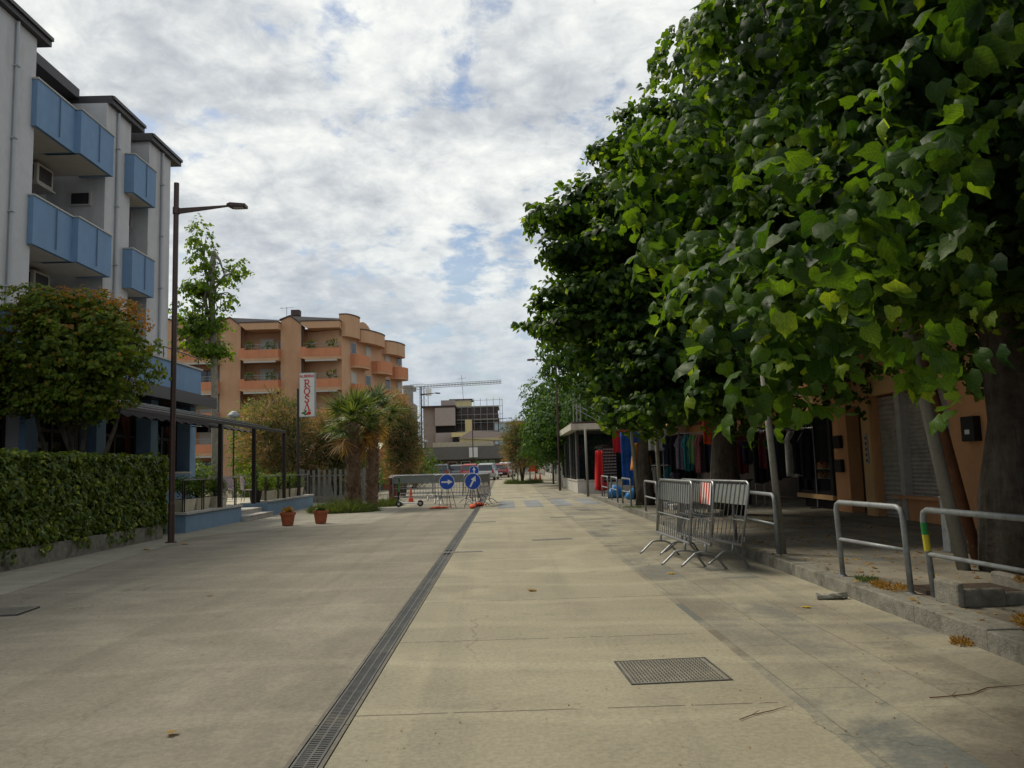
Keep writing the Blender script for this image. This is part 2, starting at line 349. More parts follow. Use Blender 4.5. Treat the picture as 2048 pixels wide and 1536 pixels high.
def crown_points(lobes, n_spray, n_leaf, size, rs, droop=1.0, rough=.22, nscale=.9, inner=.5, keep=None, step=.5, spread=1.0, upn=.3, mini=.7, gap=-9., bend=.22):
    """lobes: (cx,cy,cz, rx,ry,rz[,weight]). Returns P,N,D,S of leaves set along short drooping twigs."""
    Cn = np.array([l[:3] for l in lobes], float); Rr = np.array([l[3:6] for l in lobes], float)
    wt = np.array([(l[6] if len(l) > 6 else 1.)*(l[3]*l[4]*l[5])**(2/3) for l in lobes]); wt /= wt.sum()
    Ps, Ns, Ds, Ss, Ag = [], [], [], [], []
    sp = 0; tries = 0
    while sp < n_spray and tries < n_spray*6:
        tries += 1
        i = rs.choice(len(lobes), p=wt); u = rs.normal(size=3); u /= np.linalg.norm(u)
        q0 = Cn[i]+Rr[i]*u
        nz = noise.noise(Vector(tuple(q0*nscale)))
        if noise.noise(Vector(tuple(q0*1.25+7.7))) < gap: continue
        f = 1+rough*nz+rs.uniform(-.10, .05); p = Cn[i]+Rr[i]*u*f
        d2 = np.sqrt((((p-Cn)/Rr)**2).sum(1)); d2[i] = 9
        if (d2 < .80).any(): continue
        if keep is not None and not keep(p): continue
        nn = u/Rr[i]; nn /= np.linalg.norm(nn)
        h = nn*np.array([1, 1, .35]); h = h/max(np.linalg.norm(h), 1e-6)+rs.normal(size=3)*.25*spread
        d = h; q = p.copy(); s0 = size*rs.uniform(.85, 1.12); k = rs.randint(max(2, n_leaf-2), n_leaf+3)
        side = np.cross(h, (0, 0, 1)); side /= max(np.linalg.norm(side), 1e-6)
        for j in range(k):
            t = j/k; s = s0*(1-.45*t)*rs.uniform(.7, 1.2)
            Ps.append(q+side*(s*.35*(1 if j % 2 else -1))+rs.normal(size=3)*s*.12)
            Ns.append(nn*.75+np.array([0, 0, upn])+rs.normal(size=3)*.40)
            Ds.append(np.array([0, 0, -1.0*droop])+h*.45+side*(.5 if j % 2 else -.5)+rs.normal(size=3)*.25)
            Ss.append(s); Ag.append(t)
            d = d+np.array([0, 0, -bend*droop]); d /= np.linalg.norm(d); q = q+d*s*step
        sp += 1
    if not Ps: return None
    P = np.array(Ps); Nn = np.array(Ns); D = np.array(Ds); S = np.array(Ss); A = np.array(Ag)
    ni = int(len(P)*inner)
    if ni:
        wb = wt*(Rr.max(1) > mini); wb = wb/wb.sum() if wb.sum() > 0 else wt; I = rs.choice(len(lobes), ni, p=wb); u = nrm(rs.normal(size=(ni, 3))); f = rs.uniform(.35, .9, (ni, 1))
        p = Cn[I]+Rr[I]*u*f
        P = np.vstack([P, p]); Nn = np.vstack([Nn, u+rs.normal(size=(ni, 3))*.5]); D = np.vstack([D, np.tile([0, 0, -1.], (ni, 1))+rs.normal(size=(ni, 3))*.5])
        S = np.concatenate([S, size*1.35*rs.uniform(.8, 1.2, ni)]); A = np.concatenate([A, np.zeros(ni)])  # inner leaves keep the darkest tone, crown shade put into leaf colour
        if keep is not None:
            kk = np.array([keep(x) for x in P]); P, Nn, D, S, A = P[kk], Nn[kk], D[kk], S[kk], A[kk]
    return P, Nn, D, S, A
def limbs(mb, base, top, lobes, r, rs, n=8, k=None):
    """tapered trunk then limbs that run out to the lobes"""
    b = Vector(base); t = Vector(top); pts = []
    for i in range(7):
        f = i/6; p = b.lerp(t, f)+Vector((rs.normal()*.05, rs.normal()*.05, 0))*(1 if 0 < i else 0)*min(1, r*3)
        pts.append(p)
    mb.tube(pts, [r*(1.35 if i == 0 else 1.08 if i == 1 else 1-.06*i) for i in range(7)], 14)
    sel = lobes if k is None else [lobes[j] for j in rs.choice(len(lobes), min(k, len(lobes)), replace=False)]
    for l in sel:
        c = Vector(l[:3]); s = pts[rs.randint(4, 7)]; mid = s.lerp(c, .5)+Vector((0, 0, .12*(c-s).length))
        e = c+Vector((rs.normal(), rs.normal(), rs.normal()))*.2*l[3]
        mb.tube([s, mid, e], [r*.45, r*.3, r*.1], n)
        for _ in range(3):
            e2 = c+Vector((rs.normal(), rs.normal(), rs.normal())).normalized()*l[3]*.7
            mb.tube([mid.lerp(e, .5), (mid.lerp(e, .5)+e2)/2+Vector((0, 0, .1)), e2], [r*.2, r*.12, r*.04], 6)

# ================================================================== SETTING: ground sheets
YS = [-30, 0, 10, 20, 30, 45, 60, 75, 83, 130, 260, 600, 1500]
def sheet(name, x0, x1, dz, m, ys=None, kind='structure'):
    ys = ys or YS; f0 = x0 if callable(x0) else (lambda y: x0); f1 = x1 if callable(x1) else (lambda y: x1)
    vs = []
    for y in ys: vs += [(f0(y), y, gz(y)+dz), (f1(y), y, gz(y)+dz)]
    mb = MB().add(vs, [(2*i, 2*i+1, 2*i+3, 2*i+2) for i in range(len(ys)-1)])
    return struct(mb.build(name, m), kind)
def groundmat(name, c1, c2, stain, joints=None, slabs=None):
    m = bpy.data.materials.new(name); m.use_nodes = True
    nt = m.node_tree; L = nt.links.new; b = nt.nodes['Principled BSDF']; b.inputs['Roughness'].default_value = .9; b.inputs['Specular IOR Level'].default_value = .15
    geo = nt.nodes.new('ShaderNodeNewGeometry'); pos = geo.outputs['Position']
    def noi(sc, det=8, ro=.65, st=None, dist=0):
        n = nt.nodes.new('ShaderNodeTexNoise'); n.inputs['Scale'].default_value = sc; n.inputs['Detail'].default_value = det; n.inputs['Roughness'].default_value = ro; n.inputs['Distortion'].default_value = dist
        if st:
            mp = nt.nodes.new('ShaderNodeMapping'); mp.inputs['Scale'].default_value = st; L(pos, mp.inputs[0]); L(mp.outputs[0], n.inputs['Vector'])
        else: L(pos, n.inputs['Vector'])
        return n.outputs['Fac']
    def ramp(f, pts):
        r = nt.nodes.new('ShaderNodeValToRGB'); e = r.color_ramp.elements
        while len(e) < len(pts): e.new(.5)
        for i, (p, c) in enumerate(pts): e[i].position = p; e[i].color = (*c, 1)
        L(f, r.inputs[0]); return r.outputs[0]
    def mix(f, a, bb, bt='MIX'):
        x = nt.nodes.new('ShaderNodeMix'); x.data_type = 'RGBA'; x.blend_type = bt
        if isinstance(f, float): x.inputs[0].default_value = f
        else: L(f, x.inputs[0])
        for i, v in ((6, a), (7, bb)):
            if isinstance(v, tuple): x.inputs[i].default_value = (*v, 1)
            else: L(v, x.inputs[i])
        return x.outputs[2]
    col = ramp(noi(.55, 5, .6), [(.3, c1), (.7, c2)])
    W3 = (1, 1, 1); K = (0, 0, 0)
    if slabs:
        br = nt.nodes.new('ShaderNodeTexBrick'); mp = nt.nodes.new('ShaderNodeMapping'); mp.inputs['Rotation'].default_value = (0, 0, R(90)); L(pos, mp.inputs[0]); L(mp.outputs[0], br.inputs['Vector'])
        br.inputs['Scale'].default_value = 1; br.inputs['Brick Width'].default_value = 1.25; br.inputs['Row Height'].default_value = .47; br.inputs['Mortar Size'].default_value = .006
        br.inputs['Bias'].default_value = 0; br.inputs['Color1'].default_value = (0, 0, 0, 1); br.inputs['Color2'].default_value = (1, 1, 1, 1); br.inputs['Mortar'].default_value = (.5, .5, .5, 1)
        sl = ramp(br.outputs['Color'], [(0, (.10, .118, .12)), (.35, (.20, .19, .165)), (.6, (.26, .24, .185)), (1, (.15, .13, .105))])
        br.offset = .37
        dust = ramp(noi(.9, 7, .7, None, .6), [(.44, K), (.58, W3)])
        sl = mix(.1, sl, col)
        col = mix(dust, sl, col)
        col = mix(ramp(br.outputs['Fac'], [(.2, K), (.9, (.55, .55, .55))]), col, (.08, .075, .06))
    col = mix(ramp(noi(1.3, 9, .72, None, .8), [(.50, K), (.72, (.6, .6, .6))]), col, stain)
    col = mix(ramp(noi(.35, 6, .6, (1, 1, 1), 1.5), [(.50, K), (.66, (.6, .6, .6))]), col, tuple(min(1, c*1.25) for c in c2))
    col = mix(ramp(noi(1.1, 5, .6, (1.5, .06, 1), .4), [(.50, K), (.64, (.38, .38, .38))]), col, stain)
    col = mix(ramp(noi(6.0, 4, .6), [(.66, K), (.72, (.5, .5, .5))]), col, tuple(c*.7 for c in stain))
    # tyre swirls and scuffs
    wv = nt.nodes.new('ShaderNodeTexWave'); wv.wave_type = 'RINGS'; wv.inputs['Scale'].default_value = .22; wv.inputs['Distortion'].default_value = 9; wv.inputs['Detail'].default_value = 3; wv.inputs['Detail Scale'].default_value = .6
    L(pos, wv.inputs['Vector'])
    sw = ramp(wv.outputs['Fac'], [(.90, K), (.985, (.22, .22, .22))])
    col = mix(sw, col, tuple(min(1, c*1.35) for c in c2))
    # aggregate speckle
    sp = noi(170, 3, .7); col = mix(.24, col, ramp(sp, [(.35, (.02, .02, .02)), (.62, (.5, .47, .4))]), 'OVERLAY')
    sp2 = noi(28, 4, .7); col = mix(.18, col, ramp(sp2, [(.35, (.1, .1, .1)), (.65, (.9, .9, .9))]), 'OVERLAY')
    vo = nt.nodes.new('ShaderNodeTexVoronoi'); vo.feature = 'DISTANCE_TO_EDGE'; vo.inputs['Scale'].default_value = .33
    va = nt.nodes.new('ShaderNodeVectorMath'); va.operation = 'ADD'; vn = nt.nodes.new('ShaderNodeTexNoise'); vn.inputs['Scale'].default_value = 1.6; vn.inputs['Detail'].default_value = 5
    L(pos, vn.inputs['Vector']); L(pos, va.inputs[0]); L(vn.outputs['Color'], va.inputs[1]); L(va.outputs[0], vo.inputs['Vector'])
    ck = ramp(vo.outputs['Distance'], [(.0008, (.55, .55, .55)), (.0028, K)]); ck = mix(ramp(noi(.23, 3, .6), [(.50, K), (.56, W3)]), K, ck)
    col = mix(ck, col, (.05, .045, .035))
    if joints:
        s = nt.nodes.new('ShaderNodeSeparateXYZ'); L(pos, s.inputs[0])
        def mth(op, a, bb=None):
            n = nt.nodes.new('ShaderNodeMath'); n.operation = op
            for i, v in enumerate((a, bb)):
                if v is None: continue
                if isinstance(v, (int, float)): n.inputs[i].default_value = v
                else: L(v, n.inputs[i])
            return n.outputs[0]
        wob = mth('MULTIPLY', noi(2.0, 4, .6), .05)
        yy = mth('ADD', mth('ADD', s.outputs[1], wob), -joints[0])
        d = mth('ABSOLUTE', mth('SUBTRACT', mth('FRACT', mth('DIVIDE', yy, joints[1])), .5))
        jl = mth('LESS_THAN', d, .0085/joints[1])
        jl = mth('MULTIPLY', jl, mth('GREATER_THAN', noi(3.1, 4, .6), .44))
        col = mix(mth('MULTIPLY', jl, .8), col, (.07, .06, .045))
    L(col, b.inputs['Base Color'])
    bp = nt.nodes.new('ShaderNodeBump'); bp.inputs['Strength'].default_value = .35; bp.inputs['Distance'].default_value = .004; L(sp, bp.inputs['Height']); L(bp.outputs[0], b.inputs['Normal'])
    return m
M['road'] = groundmat('road_asphalt', (.200, .182, .146), (.245, .223, .176), (.155, .14, .112))
M['paving'] = groundmat('paving_concrete', (.27, .247, .185), (.335, .308, .228), (.21, .192, .15), joints=(5.2-1.03, 2.07))
M['slabs'] = groundmat('paving_slabs', (.27, .25, .188), (.33, .305, .228), (.16, .15, .125), slabs=True)
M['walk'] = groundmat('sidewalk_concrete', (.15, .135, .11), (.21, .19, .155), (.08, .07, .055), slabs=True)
M['strip'] = groundmat('pale_strip', (.25, .235, .195), (.30, .28, .23), (.18, .17, .14))
M['bluepatch'] = groundmat('bluish_slab', (.19, .205, .22), (.22, .235, .245), (.17, .175, .17))
M['earth'] = groundmat('earth', (.13, .115, .09), (.17, .15, .115), (.09, .08, .06))
sheet('ground', -900, 900, -.02, M['earth'])
sheet('road', -6.0, -1.22, -.012, M['road'])
sheet('road', lambda y: -10.5 if y < 45 else -11.5, -6.0, -.012, M['road'])
sheet('pavement', -1.0, 1.80, -.0, M['paving'])
sheet('pavement', 1.80, lambda y: 3.75+.005*max(y, 0), .0, M['slabs'], [-30, 0, 10, 20, 30, 45, 60, 75, 83, 130])
def patch(name, poly, dz, m): return struct(MB().add([(x, y, gz(y)+dz) for x, y in poly], [tuple(range(len(poly)))]).build(name, m))
patch('pavement', [(-8.9, -5), (-6.9, -5), (-6.95, 11), (-7.93, 20.3), (-6.5, 22.4), (-5.0, 22.8), (-4.01, 23.2), (-4.05, 30.3), (-3.9, 45), (-11.5, 45), (-11.5, 36), (-9.2, 36), (-9.2, 20), (-8.9, 18)], -.008, M['strip'])
patch('pavement', [(-3.9, 45), (-3.9, 60), (-11.5, 60), (-11.5, 45)], -.008, M['strip'])
for x0, x1, y0, y1 in ((-.35, .3, 29.2, 35), (.72, 1.38, 29.6, 35.2), (1.85, 2.5, 30, 35.4), (3.0, 3.6, 30.5, 35.6)):
    patch('pavement', [(x0, y0), (x1, y0), (x1, y1), (x0, y1)], .006, M['bluepatch'])
# raised sidewalk on the right, its kerb in separate stones
struct(MB().box(4.02, 60, -6, 20.2, -.3, .16).build('sidewalk', M['walk']))
struct(MB().box(4.05, 60, 20.2, 36.0, -.3, .16).build('sidewalk', M['walk']))
kb = MB(); y = -6.0; rr = random.Random(4)
while y < 35.6:
    l = rr.uniform(.85, 1.15); x = 3.72+.0085*max(y-5, 0)*.6+rr.uniform(-.008, .008)
    if 19.3 < y < 20.1: y = 20.1; continue
    h = .165+rr.uniform(-.01, .008)
    kb.box(x, 4.045, y+.0025, min(y+l, 35.7)-.0025, -.2, h); y += l
k_ = kb.build('kerb', 'kerb', bevel=.012); struct(k_)
struct(MB().box(3.78, 4.6, 19.3, 20.08, -.2, .10).build('kerb', M['kerb']))

# ---- drain channel
dr = thing('drain_channel', 'long dark slotted drain channel running down the middle of the street', 'drain', (-1.11, 0, 0))
MB().box(-.075, .075, 0, 62, -.06, -.035).build('channel', 'black', dr)
g = MB(); y = 2.0
while y < 62:
    if not 14.3 < y < 15.0:
        s = .03 if y < 14 else .06
        g.box(-.070, .070, y, y+s*.52, -.02, .003)
        y += s
    else: y += .1
g.box(-.072, -.058, 2, 62, -.02, .0045); g.box(.058, .072, 2, 62, -.02, .0045); g.box(-.006, .006, 2, 62, -.02, .0035)
M['grate'] = mat('drain_grate', (.075, .075, .072), .55, .25, 5, .1, 80, metal=.2, dirt=(.2, .18, .13), dscale=2.2, damt=.6)
g.build('grate', 'grate', dr)
M['darkconc'] = mat('grimy_concrete', (.13, .12, .10), .9, .25, 7, .3, 50)
fr = MB(); y = 2.0
while y < 60: fr.box(-.105, -.080, y+.004, y+.996, -.03, .006); fr.box(.080, .105, y+.004, y+.996, -.03, .006); y += 1
fr.build('frame', 'darkconc', dr)

# ---- manhole covers and slot drains
def manhole(x, y, w, l, rz, label, group='metal covers and drains in the paving'):
    t = thing('manhole_cover', label, 'manhole cover', (x, y, 0), rz, group)
    MB().box(-w/2, w/2, -l/2, l/2, -.01, .006).build('plate', 'plate', t)
    f = MB(); e = .018
    f.box(-w/2-e, w/2+e, -l/2-e, -l/2-.003, -.01, .008).box(-w/2-e, w/2+e, l/2+.003, l/2+e, -.01, .008).box(-w/2-e, -w/2-.003, -l/2, l/2, -.01, .008).box(w/2+.003, w/2+e, -l/2, l/2, -.01, .008)
    f.build('frame', 'grate', t)
    st = MB(); n = 0; a = -w/2+.025; i = 0
    while a < w/2-.02:
        b_ = -l/2+.025; j = 0
        while b_ < l/2-.02:
            s = 1 if (i+j) % 2 else -1; c, d = .011, .004
            cs, sn = math.cos(R(45*s)), math.sin(R(45*s))
            q = [(-c, 0), (0, -d), (c, 0), (0, d)]
            st.prism([(a+u*cs-v*sn, b_+u*sn+v*cs) for u, v in q], .006, .0085)
            b_ += .026; j += 1
        a += .026; i += 1
    st.build('tread_pattern', 'grate', t); return t
M['plate'] = mat('cast_plate', (.20, .185, .15), .7, .2, 6, .1, 90, metal=.1, dirt=(.27, .245, .18), dscale=3, damt=.7)
manhole(1.18, 6.02, .69, .62, R(3), 'large rectangular diamond-tread metal cover in the foreground paving')
manhole(-6.1, 9.6, .7, .5, R(5), 'dark metal cover at the left edge of the street near the hedge')
def slot(x, y, l, w, rz, label, m='grate'):
    t = thing('slot_drain', label, 'drain', (x, y, 0), rz, 'narrow slot drains across the paving')
    MB().box(-l/2, l/2, -w/2, w/2, -.01, .007).build('frame', 'concrete' if m == 'grate' else m, t)
    b_ = MB(); a = -l/2+.02
    while a < l/2-.02: b_.box(a, a+.018, -w/2+.015, w/2-.015, 0, .0095); a += .036
    b_.build('grating', 'grate', t)
slot(-.83, 14.7, .72, .16, R(2), 'sandy slot drain that crosses the long dark channel'); slot(.92, 16.6, .85, .2, R(6), 'dusty slot drain in mid paving, nearer than the pale slabs')
slot(-.66, 22.4, .66, .22, R(4), 'slot drain beside the channel, level with the flower pots'); slot(1.6, 23.4, .7, .2, R(4), 'slot drain right of mid paving, level with the flower pots')
for i, (x, y, d) in enumerate(((2.9, 26.5, 'slot drain near the kerb, before the bluish slabs'), (.3, 38.5, 'slot drain just beyond the bluish slabs, nearest the channel'), (1.6, 38.9, 'slot drain beyond the bluish slabs in mid paving'),
                              (1.9, 43.5, 'slot drain beyond the bluish slabs, towards the glass kiosk'), (1.0, 50, 'farthest slot drain, before the small round shrub bed'))): slot(x, y, 1.0, .25, R(4), d)

# ================================================================== HOTEL on the left
def hotel():
    t = thing('hotel_building', 'grey four-storey hotel with blue balconies and a blue ground-floor front on the left', 'hotel', (-13, 22, 0))
    inv = Vector((13, -22, 0))
    def B(name, mb, m, parent=t, **k): o = mb.build(name, m, parent, loc=inv if parent is t else None, **k); return o
    zt = 13.25
    # towers (protruding piers) and recessed bays
    B('wall', MB().box(-24, -12.2, 8, 20.0, 3.6, zt), 'stucco')
    B('wall', MB().box(-24, -12.2, 23.7, 25.3, 3.6, zt), 'stucco')
    B('wall', MB().box(-24, -12.2, 26.65, 28.4, 3.6, zt), 'stucco')
    B('wall', MB().box(-24, -14.0, 20.0, 23.7, 3.6, 13.4).box(-24, -14.0, 25.3, 26.65, 3.6, 13.4), 'stucco')
    B('wall', MB().box(-24, -13.3, 4, 28.4, -.2, 3.98).box(-13.3, -11.75, 28.1, 28.4, -.2, 3.98), 'shade_dark')
    # roofs, dark fascia slabs
    for a, b_, x in ((7.5, 20.42, -12.05), (23.75, 25.95, -12.05), (26.55, 29.0, -12.05)):
        B('roof', MB().prismX([(a, 13.25), (b_, 13.25), (b_, 13.52), (a, 13.52)], -24.5, x), 'slate')
        B('gutter', MB().box(x-.02, x+.06, a, b_, 13.40, 13.50), 'dark')
    B('roof', MB().box(-24.5, -13.1, 20.42, 23.75, 13.42, 13.74), 'slate'); B('roof', MB().box(-24.5, -13.1, 25.95, 26.55, 13.42, 13.7), 'slate')
    # downpipes with brackets
    for y in (19.1, 24.35, 27.6):
        p = B('downpipe', MB().tube([(-12.14, y, 13.2), (-12.14, y, 5.3)], .045, 8), 'pipe')
        for z in (12, 10.1, 8.2, 6.3): MB().box(-12.21, -12.07, y-.06, y+.06, z, z+.04).build('bracket', 'pipe', p)
    # balconies
    for k in range(3):
        dz = -3.17*k
        for (x, y0, y1) in ((-12.05, 19.85, 21.8), (-11.88, 21.68, 23.55), (-11.88, 24.9, 26.5)):
            z0, z1 = 10.78+dz, 12.06+dz
            bl = MB().box(x-.10, x, y0, y1, z0, z1).box(-12.9, x-.10, y0+.002, y0+.10, z0, z1-.01).box(-12.9, x-.10, y1-.10, y1-.002, z0, z1-.01)
            b = B('balcony', bl, 'blue')
            MB().box(x-.14, x+.03, y0-.02, y1+.02, z1, z1+.045).box(-12.9, x-.14, y0-.015, y0+.12, z1, z1+.045).build('coping', 'coping', b)
            MB().box(-13.98, x-.102, y0+.102, y1-.102, z0+.02, z0+.22).build('slab', 'stucco_light', b)
            MB().tube([(x+.03, (y0+y1)/2+.05, z1-.03), (x+.03, (y0+y1)/2+.05, z0+.12)], .016, 6).build('drain_pipe', 'bluepipe', b)
    for k in range(3):
        z = 9.95-3.17*k+0
        # air conditioners on the recess wall, bathroom windows on the pier sides, balcony doors
        a = B('air_conditioner', MB().box(-13.95, -13.25, 21.95, 22.75, z+.12, z+.72), 'acwhite', bevel=.02)
        MB().box(-13.26, -13.24, 22.05, 22.65, z+.2, z+.64).box(-13.88, -13.35, 21.935, 21.955, z+.2, z+.64).build('fan_grille', 'dark', a)
        MB().box(-13.95, -13.2, 21.9, 22.8, z+.05, z+.10).build('bracket', 'coping', a)
        w = B('window', MB().box(-13.25, -12.6, 23.64, 23.72, z-.02, z+.42), 'coping'); MB().box(-13.19, -12.66, 23.62, 23.66, z+.03, z+.37).build('pane', 'glass', w)
        d = B('balcony_door', MB().box(-14.02, -13.95, 21.0, 22.4, z-2.2, z), 'shutterwhite'); MB().box(-13.96, -13.93, 21.1, 22.3, z-2.1, z-.1).build('pane', 'glass', d)
        w = B('window', MB().box(-13.25, -12.75, 26.6, 26.68, z+.2, z+.75), 'coping'); MB().box(-13.20, -12.80, 26.58, 26.62, z+.24, z+.7).build('pane', 'glass', w)
        B('clothes_rail', MB().tube([(-12.6, 21.1, z-.75), (-13.2, 21.1, z-.75), (-13.2, 22.6, z-.75), (-12.6, 22.6, z-.75)], .015, 6), 'dark')
    # ground floor front: blue parapet, dark fascia, columns, glazing with curtains
    B('parapet', MB().box(-13.2, -11.2, 8, 29.0, 4.38, 5.38), 'blue')
    B('coping', MB().box(-13.2, -11.15, 8, 29.05, 5.38, 5.44), 'coping')
    B('parapet_rail', MB().tube([(-11.3, 26, 5.85), (-11.3, 29.0, 5.85)], .02, 6).tube([(-11.3, 26, 5.44), (-11.3, 26, 5.85)], .018, 6).tube([(-11.3, 29, 5.44), (-11.3, 29, 5.85)], .018, 6), 'dark')
    B('fascia', MB().box(-13.0, -10.72, 8, 29.3, 3.98, 4.37), 'dark')
    for y in (11.9, 15.4, 18.75, 21.95, 25.25, 28.35):
        c = B('column', MB().box(-11.75, -11.2, y-.3, y+.2, .3, 3.97), 'bluecol')
        if y < 19: MB().box(-11.72, -11.35, y-.315, y-.302, .6, 3.95).build('front_panel', 'stucco', c)
    for y0, y1 in ((8.6, 11.55), (12.15, 15.05), (15.65, 18.4), (19.0, 21.6), (22.2, 24.9), (25.5, 28.0)):
        w = B('shop_window', MB().box(-11.72, -11.64, y0, y0+.07, .5, 3.95).box(-11.72, -11.64, y1-.07, y1, .5, 3.95).box(-11.72, -11.64, (y0+y1)/2-.04, (y0+y1)/2+.04, .5, 3.95).box(-11.72, -11.64, y0, y1, 2.75, 2.83), 'dark')
        MB().box(-11.69, -11.67, y0+.07, y1-.07, .5, 3.95).build('pane', 'clear', w)
        for s, e in ((y0+.1, 1), (y1-.1, -1)):
            pts = []; cu = MB(); n = 14
            for i in range(9):
                z = 3.9-i*.4; wd = .85*(1-.75*math.sin(min(1, i/6)*math.pi/2)) if i < 7 else .25+.12*(i-6)
                ring = []
                for j in range(n+1): u = j/n; ring.append((-11.80+.035*math.sin(u*26), s+e*u*wd, z))
                pts += ring
            fs = [(i*(n+1)+j, i*(n+1)+j+1, (i+1)*(n+1)+j+1, (i+1)*(n+1)+j) for i in range(8) for j in range(n)]
            cu.add(pts, fs).build('curtain', 'curtain', w, smooth=True)
    B('low_wall', MB().box(-11.6, -11.22, 25.5, 28.15, .5, 1.62), 'blue'); B('low_wall_cap', MB().box(-11.66, -11.18, 25.48, 28.2, 1.62, 1.68), 'coping')
    for y, z in ((24.9, 3.4), (28.0, 3.35)):
        s = B('floodlight', MB().box(-10.95, -10.55, y, y+.3, z-.3, z-.1), 'black'); MB().tube([(-11.3, y+.15, z-.05), (-10.75, y+.15, z-.12)], .02, 6).build('bracket', 'black', s)
M['bluecol'] = mat('blue_column_paint', (.21, .34, .52), .75, .07, 3, .1, 90)
M['shade_dark'] = mat('interior_shade_dark', (.035, .028, .025), .8, .4, 1.5)  # near-black colour put where interiors and the bay base lie in shade
M['pipe'] = mat('grey_pipe', (.36, .38, .40), .5, .05, 4); M['bluepipe'] = mat('blue_pipe', (.08, .14, .23), .6, .05, 4)
M['acwhite'] = mat('ac_casing', (.42, .39, .33), .6, .08, 8)
hotel()

# ---- pergola
M['canvas'] = mat('dark_canvas', (.035, .03, .03), .9, .2, 6)
def pergola():
    t = thing('pergola', 'black steel pergola with retractable awning rails beside the blue hotel front', 'pergola', (-8.8, 24.4, .5)); iv = Vector((8.8, -24.4, -.5))
    for y in (18.2, 21.3, 24.4, 27.65, 31.4):
        if y > 22: MB().box(-8.86, -8.74, y-.06, y+.06, .5, 3.1).build('post', 'dark', t, loc=iv)
        MB().tube([(-8.8, y, 3.14), (-11.1, y, 3.72)], .035, 6).build('rafter', 'dark', t, loc=iv)
    for a_ in range(16):
        y = 18.2+a_*.62; MB().add([(-8.86, y, 3.02), (-11.1, y, 3.58), (-11.1, y+.3, 3.50), (-8.86, y+.3, 2.95), (-11.1, y+.58, 3.58), (-8.86, y+.58, 3.02)], [(0, 1, 2, 3), (3, 2, 4, 5)]).build('awning_fold', 'canvas', t, loc=iv)
    for x, z, e in ((-8.8, 3.15, 31.5), (-9.5, 3.34, 31.4), (-10.2, 3.52, 31.4), (-10.95, 3.7, 28.2)):
        MB().box(x-.04, x+.04, 17.9, e, z-.045, z+.035).build('beam', 'dark', t, loc=iv)
        MB().box(x-.045, x+.045, 17.9, e, z+.037, z+.06).build('rail', 'galv', t, loc=iv)
pergola()

# ---- terrace, steps, railings, planters
def terrace():
    t = thing('terrace', 'raised hotel terrace with pale floor behind a blue low wall', 'terrace', (-8.75, 21.7, 0)); iv = Vector((8.75, -21.7, 0))
    MB().box(-16.5, -8.76, 21.72, 26.18, -.1, .47).box(-16.5, -9.75, 26.18, 29.1, -.1, .47).box(-16.5, -8.76, 29.1, 35.8, -.1, .47).build('floor', 'cream', t, loc=iv)
    MB().prism([(-9.0, 21.7), (-8.75, 21.7), (-8.75, 26.2), (-9.0, 26.2)], -.05, .48).box(-12, -9.0, 21.66, 21.71, -.05, .48).build('low_wall', 'blue_wall', t, loc=iv)
    MB().box(-9.75, -8.75, 29.08, 29.12, -.05, .48).box(-9.0, -8.74, 29.12, 35.82, -.05, .48).build('low_wall', 'blue_wall', t, loc=iv)
    MB().box(-12, -8.7, 21.64, 21.95, .481, .54).box(-9.02, -8.7, 21.95, 26.22, .481, .54).box(-9.02, -8.7, 29.06, 35.88, .481, .54).build('coping', 'coping', t, loc=iv)
    for i, (x, z) in enumerate(((-8.55, .16), (-8.95, .32))): MB().box(-9.76, x, 26.22+.0*i, 29.05, z-.16, z-.03).box(-9.76, x+.03, 26.22, 29.05, z-.03, z).build('step', 'coping', t, loc=iv)
terrace()
def railing(name, label, y0, y1, x, z0, h, n, group='black railings of the hotel terrace'):
    t = thing(name, label, 'railing', (x, y0, z0), 0, group); L_ = y1-y0
    MB().box(-.02, .02, -.02, L_+.02, h-.03, h).build('handrail', 'galv', t)
    for i in range(n+1):
        yy = L_*i/n
        for d in (-.07, .07): MB().box(-.014, .014, yy+d-.014, yy+d+.014, 0, h-.03).build('post', 'dark', t)
railing('terrace_railing', 'black terrace railing left of the steps, over the nearer blue wall', 21.85, 26.0, -8.88, .54, .9, 3)
railing('terrace_railing', 'black terrace railing right of the steps, over the farther blue wall', 29.25, 35.7, -8.88, .54, .9, 4)
rl = thing('back_railing', 'thin rail along the back of the terrace behind the chairs', 'railing', (-16, 35.6, .47), 0, 'black railings of the hotel terrace')
MB().box(0, 7.1, -.02, .02, .95, .99).build('handrail', 'galv', rl)
for i in range(6): MB().box(.1+i*1.38, .13+i*1.38, -.015, .015, 0, .95).build('post', 'dark', rl)
rs = np.random.RandomState(11)
def shrub(name, label, cat, loc, rx, ry, rz_, n, size, lm, group=None, tmpl=T_SMALL, stem=True, seed=3, zc=None):
    r_ = np.random.RandomState(seed); t = thing(name, label, cat, loc, 0, group)
    zc = rz_ if zc is None else zc
    lobes = [(r_.uniform(-.4, .4)*rx, r_.uniform(-.4, .4)*ry, zc+r_.uniform(-.35, .45)*rz_, rx*.6, ry*.6, rz_*.6) for _ in range(6)]+[(0, 0, zc, rx*.7, ry*.7, rz_*.75)]
    P = crown_points(lobes, n, 4, size, r_, inner=.4, nscale=2.5, droop=.2, rough=.4)
    leaves('foliage', P[0], P[1], P[2]*np.array([1, 1, -.2]), P[3], tmpl, LEAF[lm], t, rs=r_)
    if stem:
        mb = MB()
        for _ in range(5): mb.tube([(r_.uniform(-.15, .15)*rx, r_.uniform(-.15, .15)*ry, 0), (r_.uniform(-.5, .5)*rx, r_.uniform(-.5, .5)*ry, zc)], [.02+.03*rz_, .01], 6)
        mb.build('stem', 'bark', t)
    return t
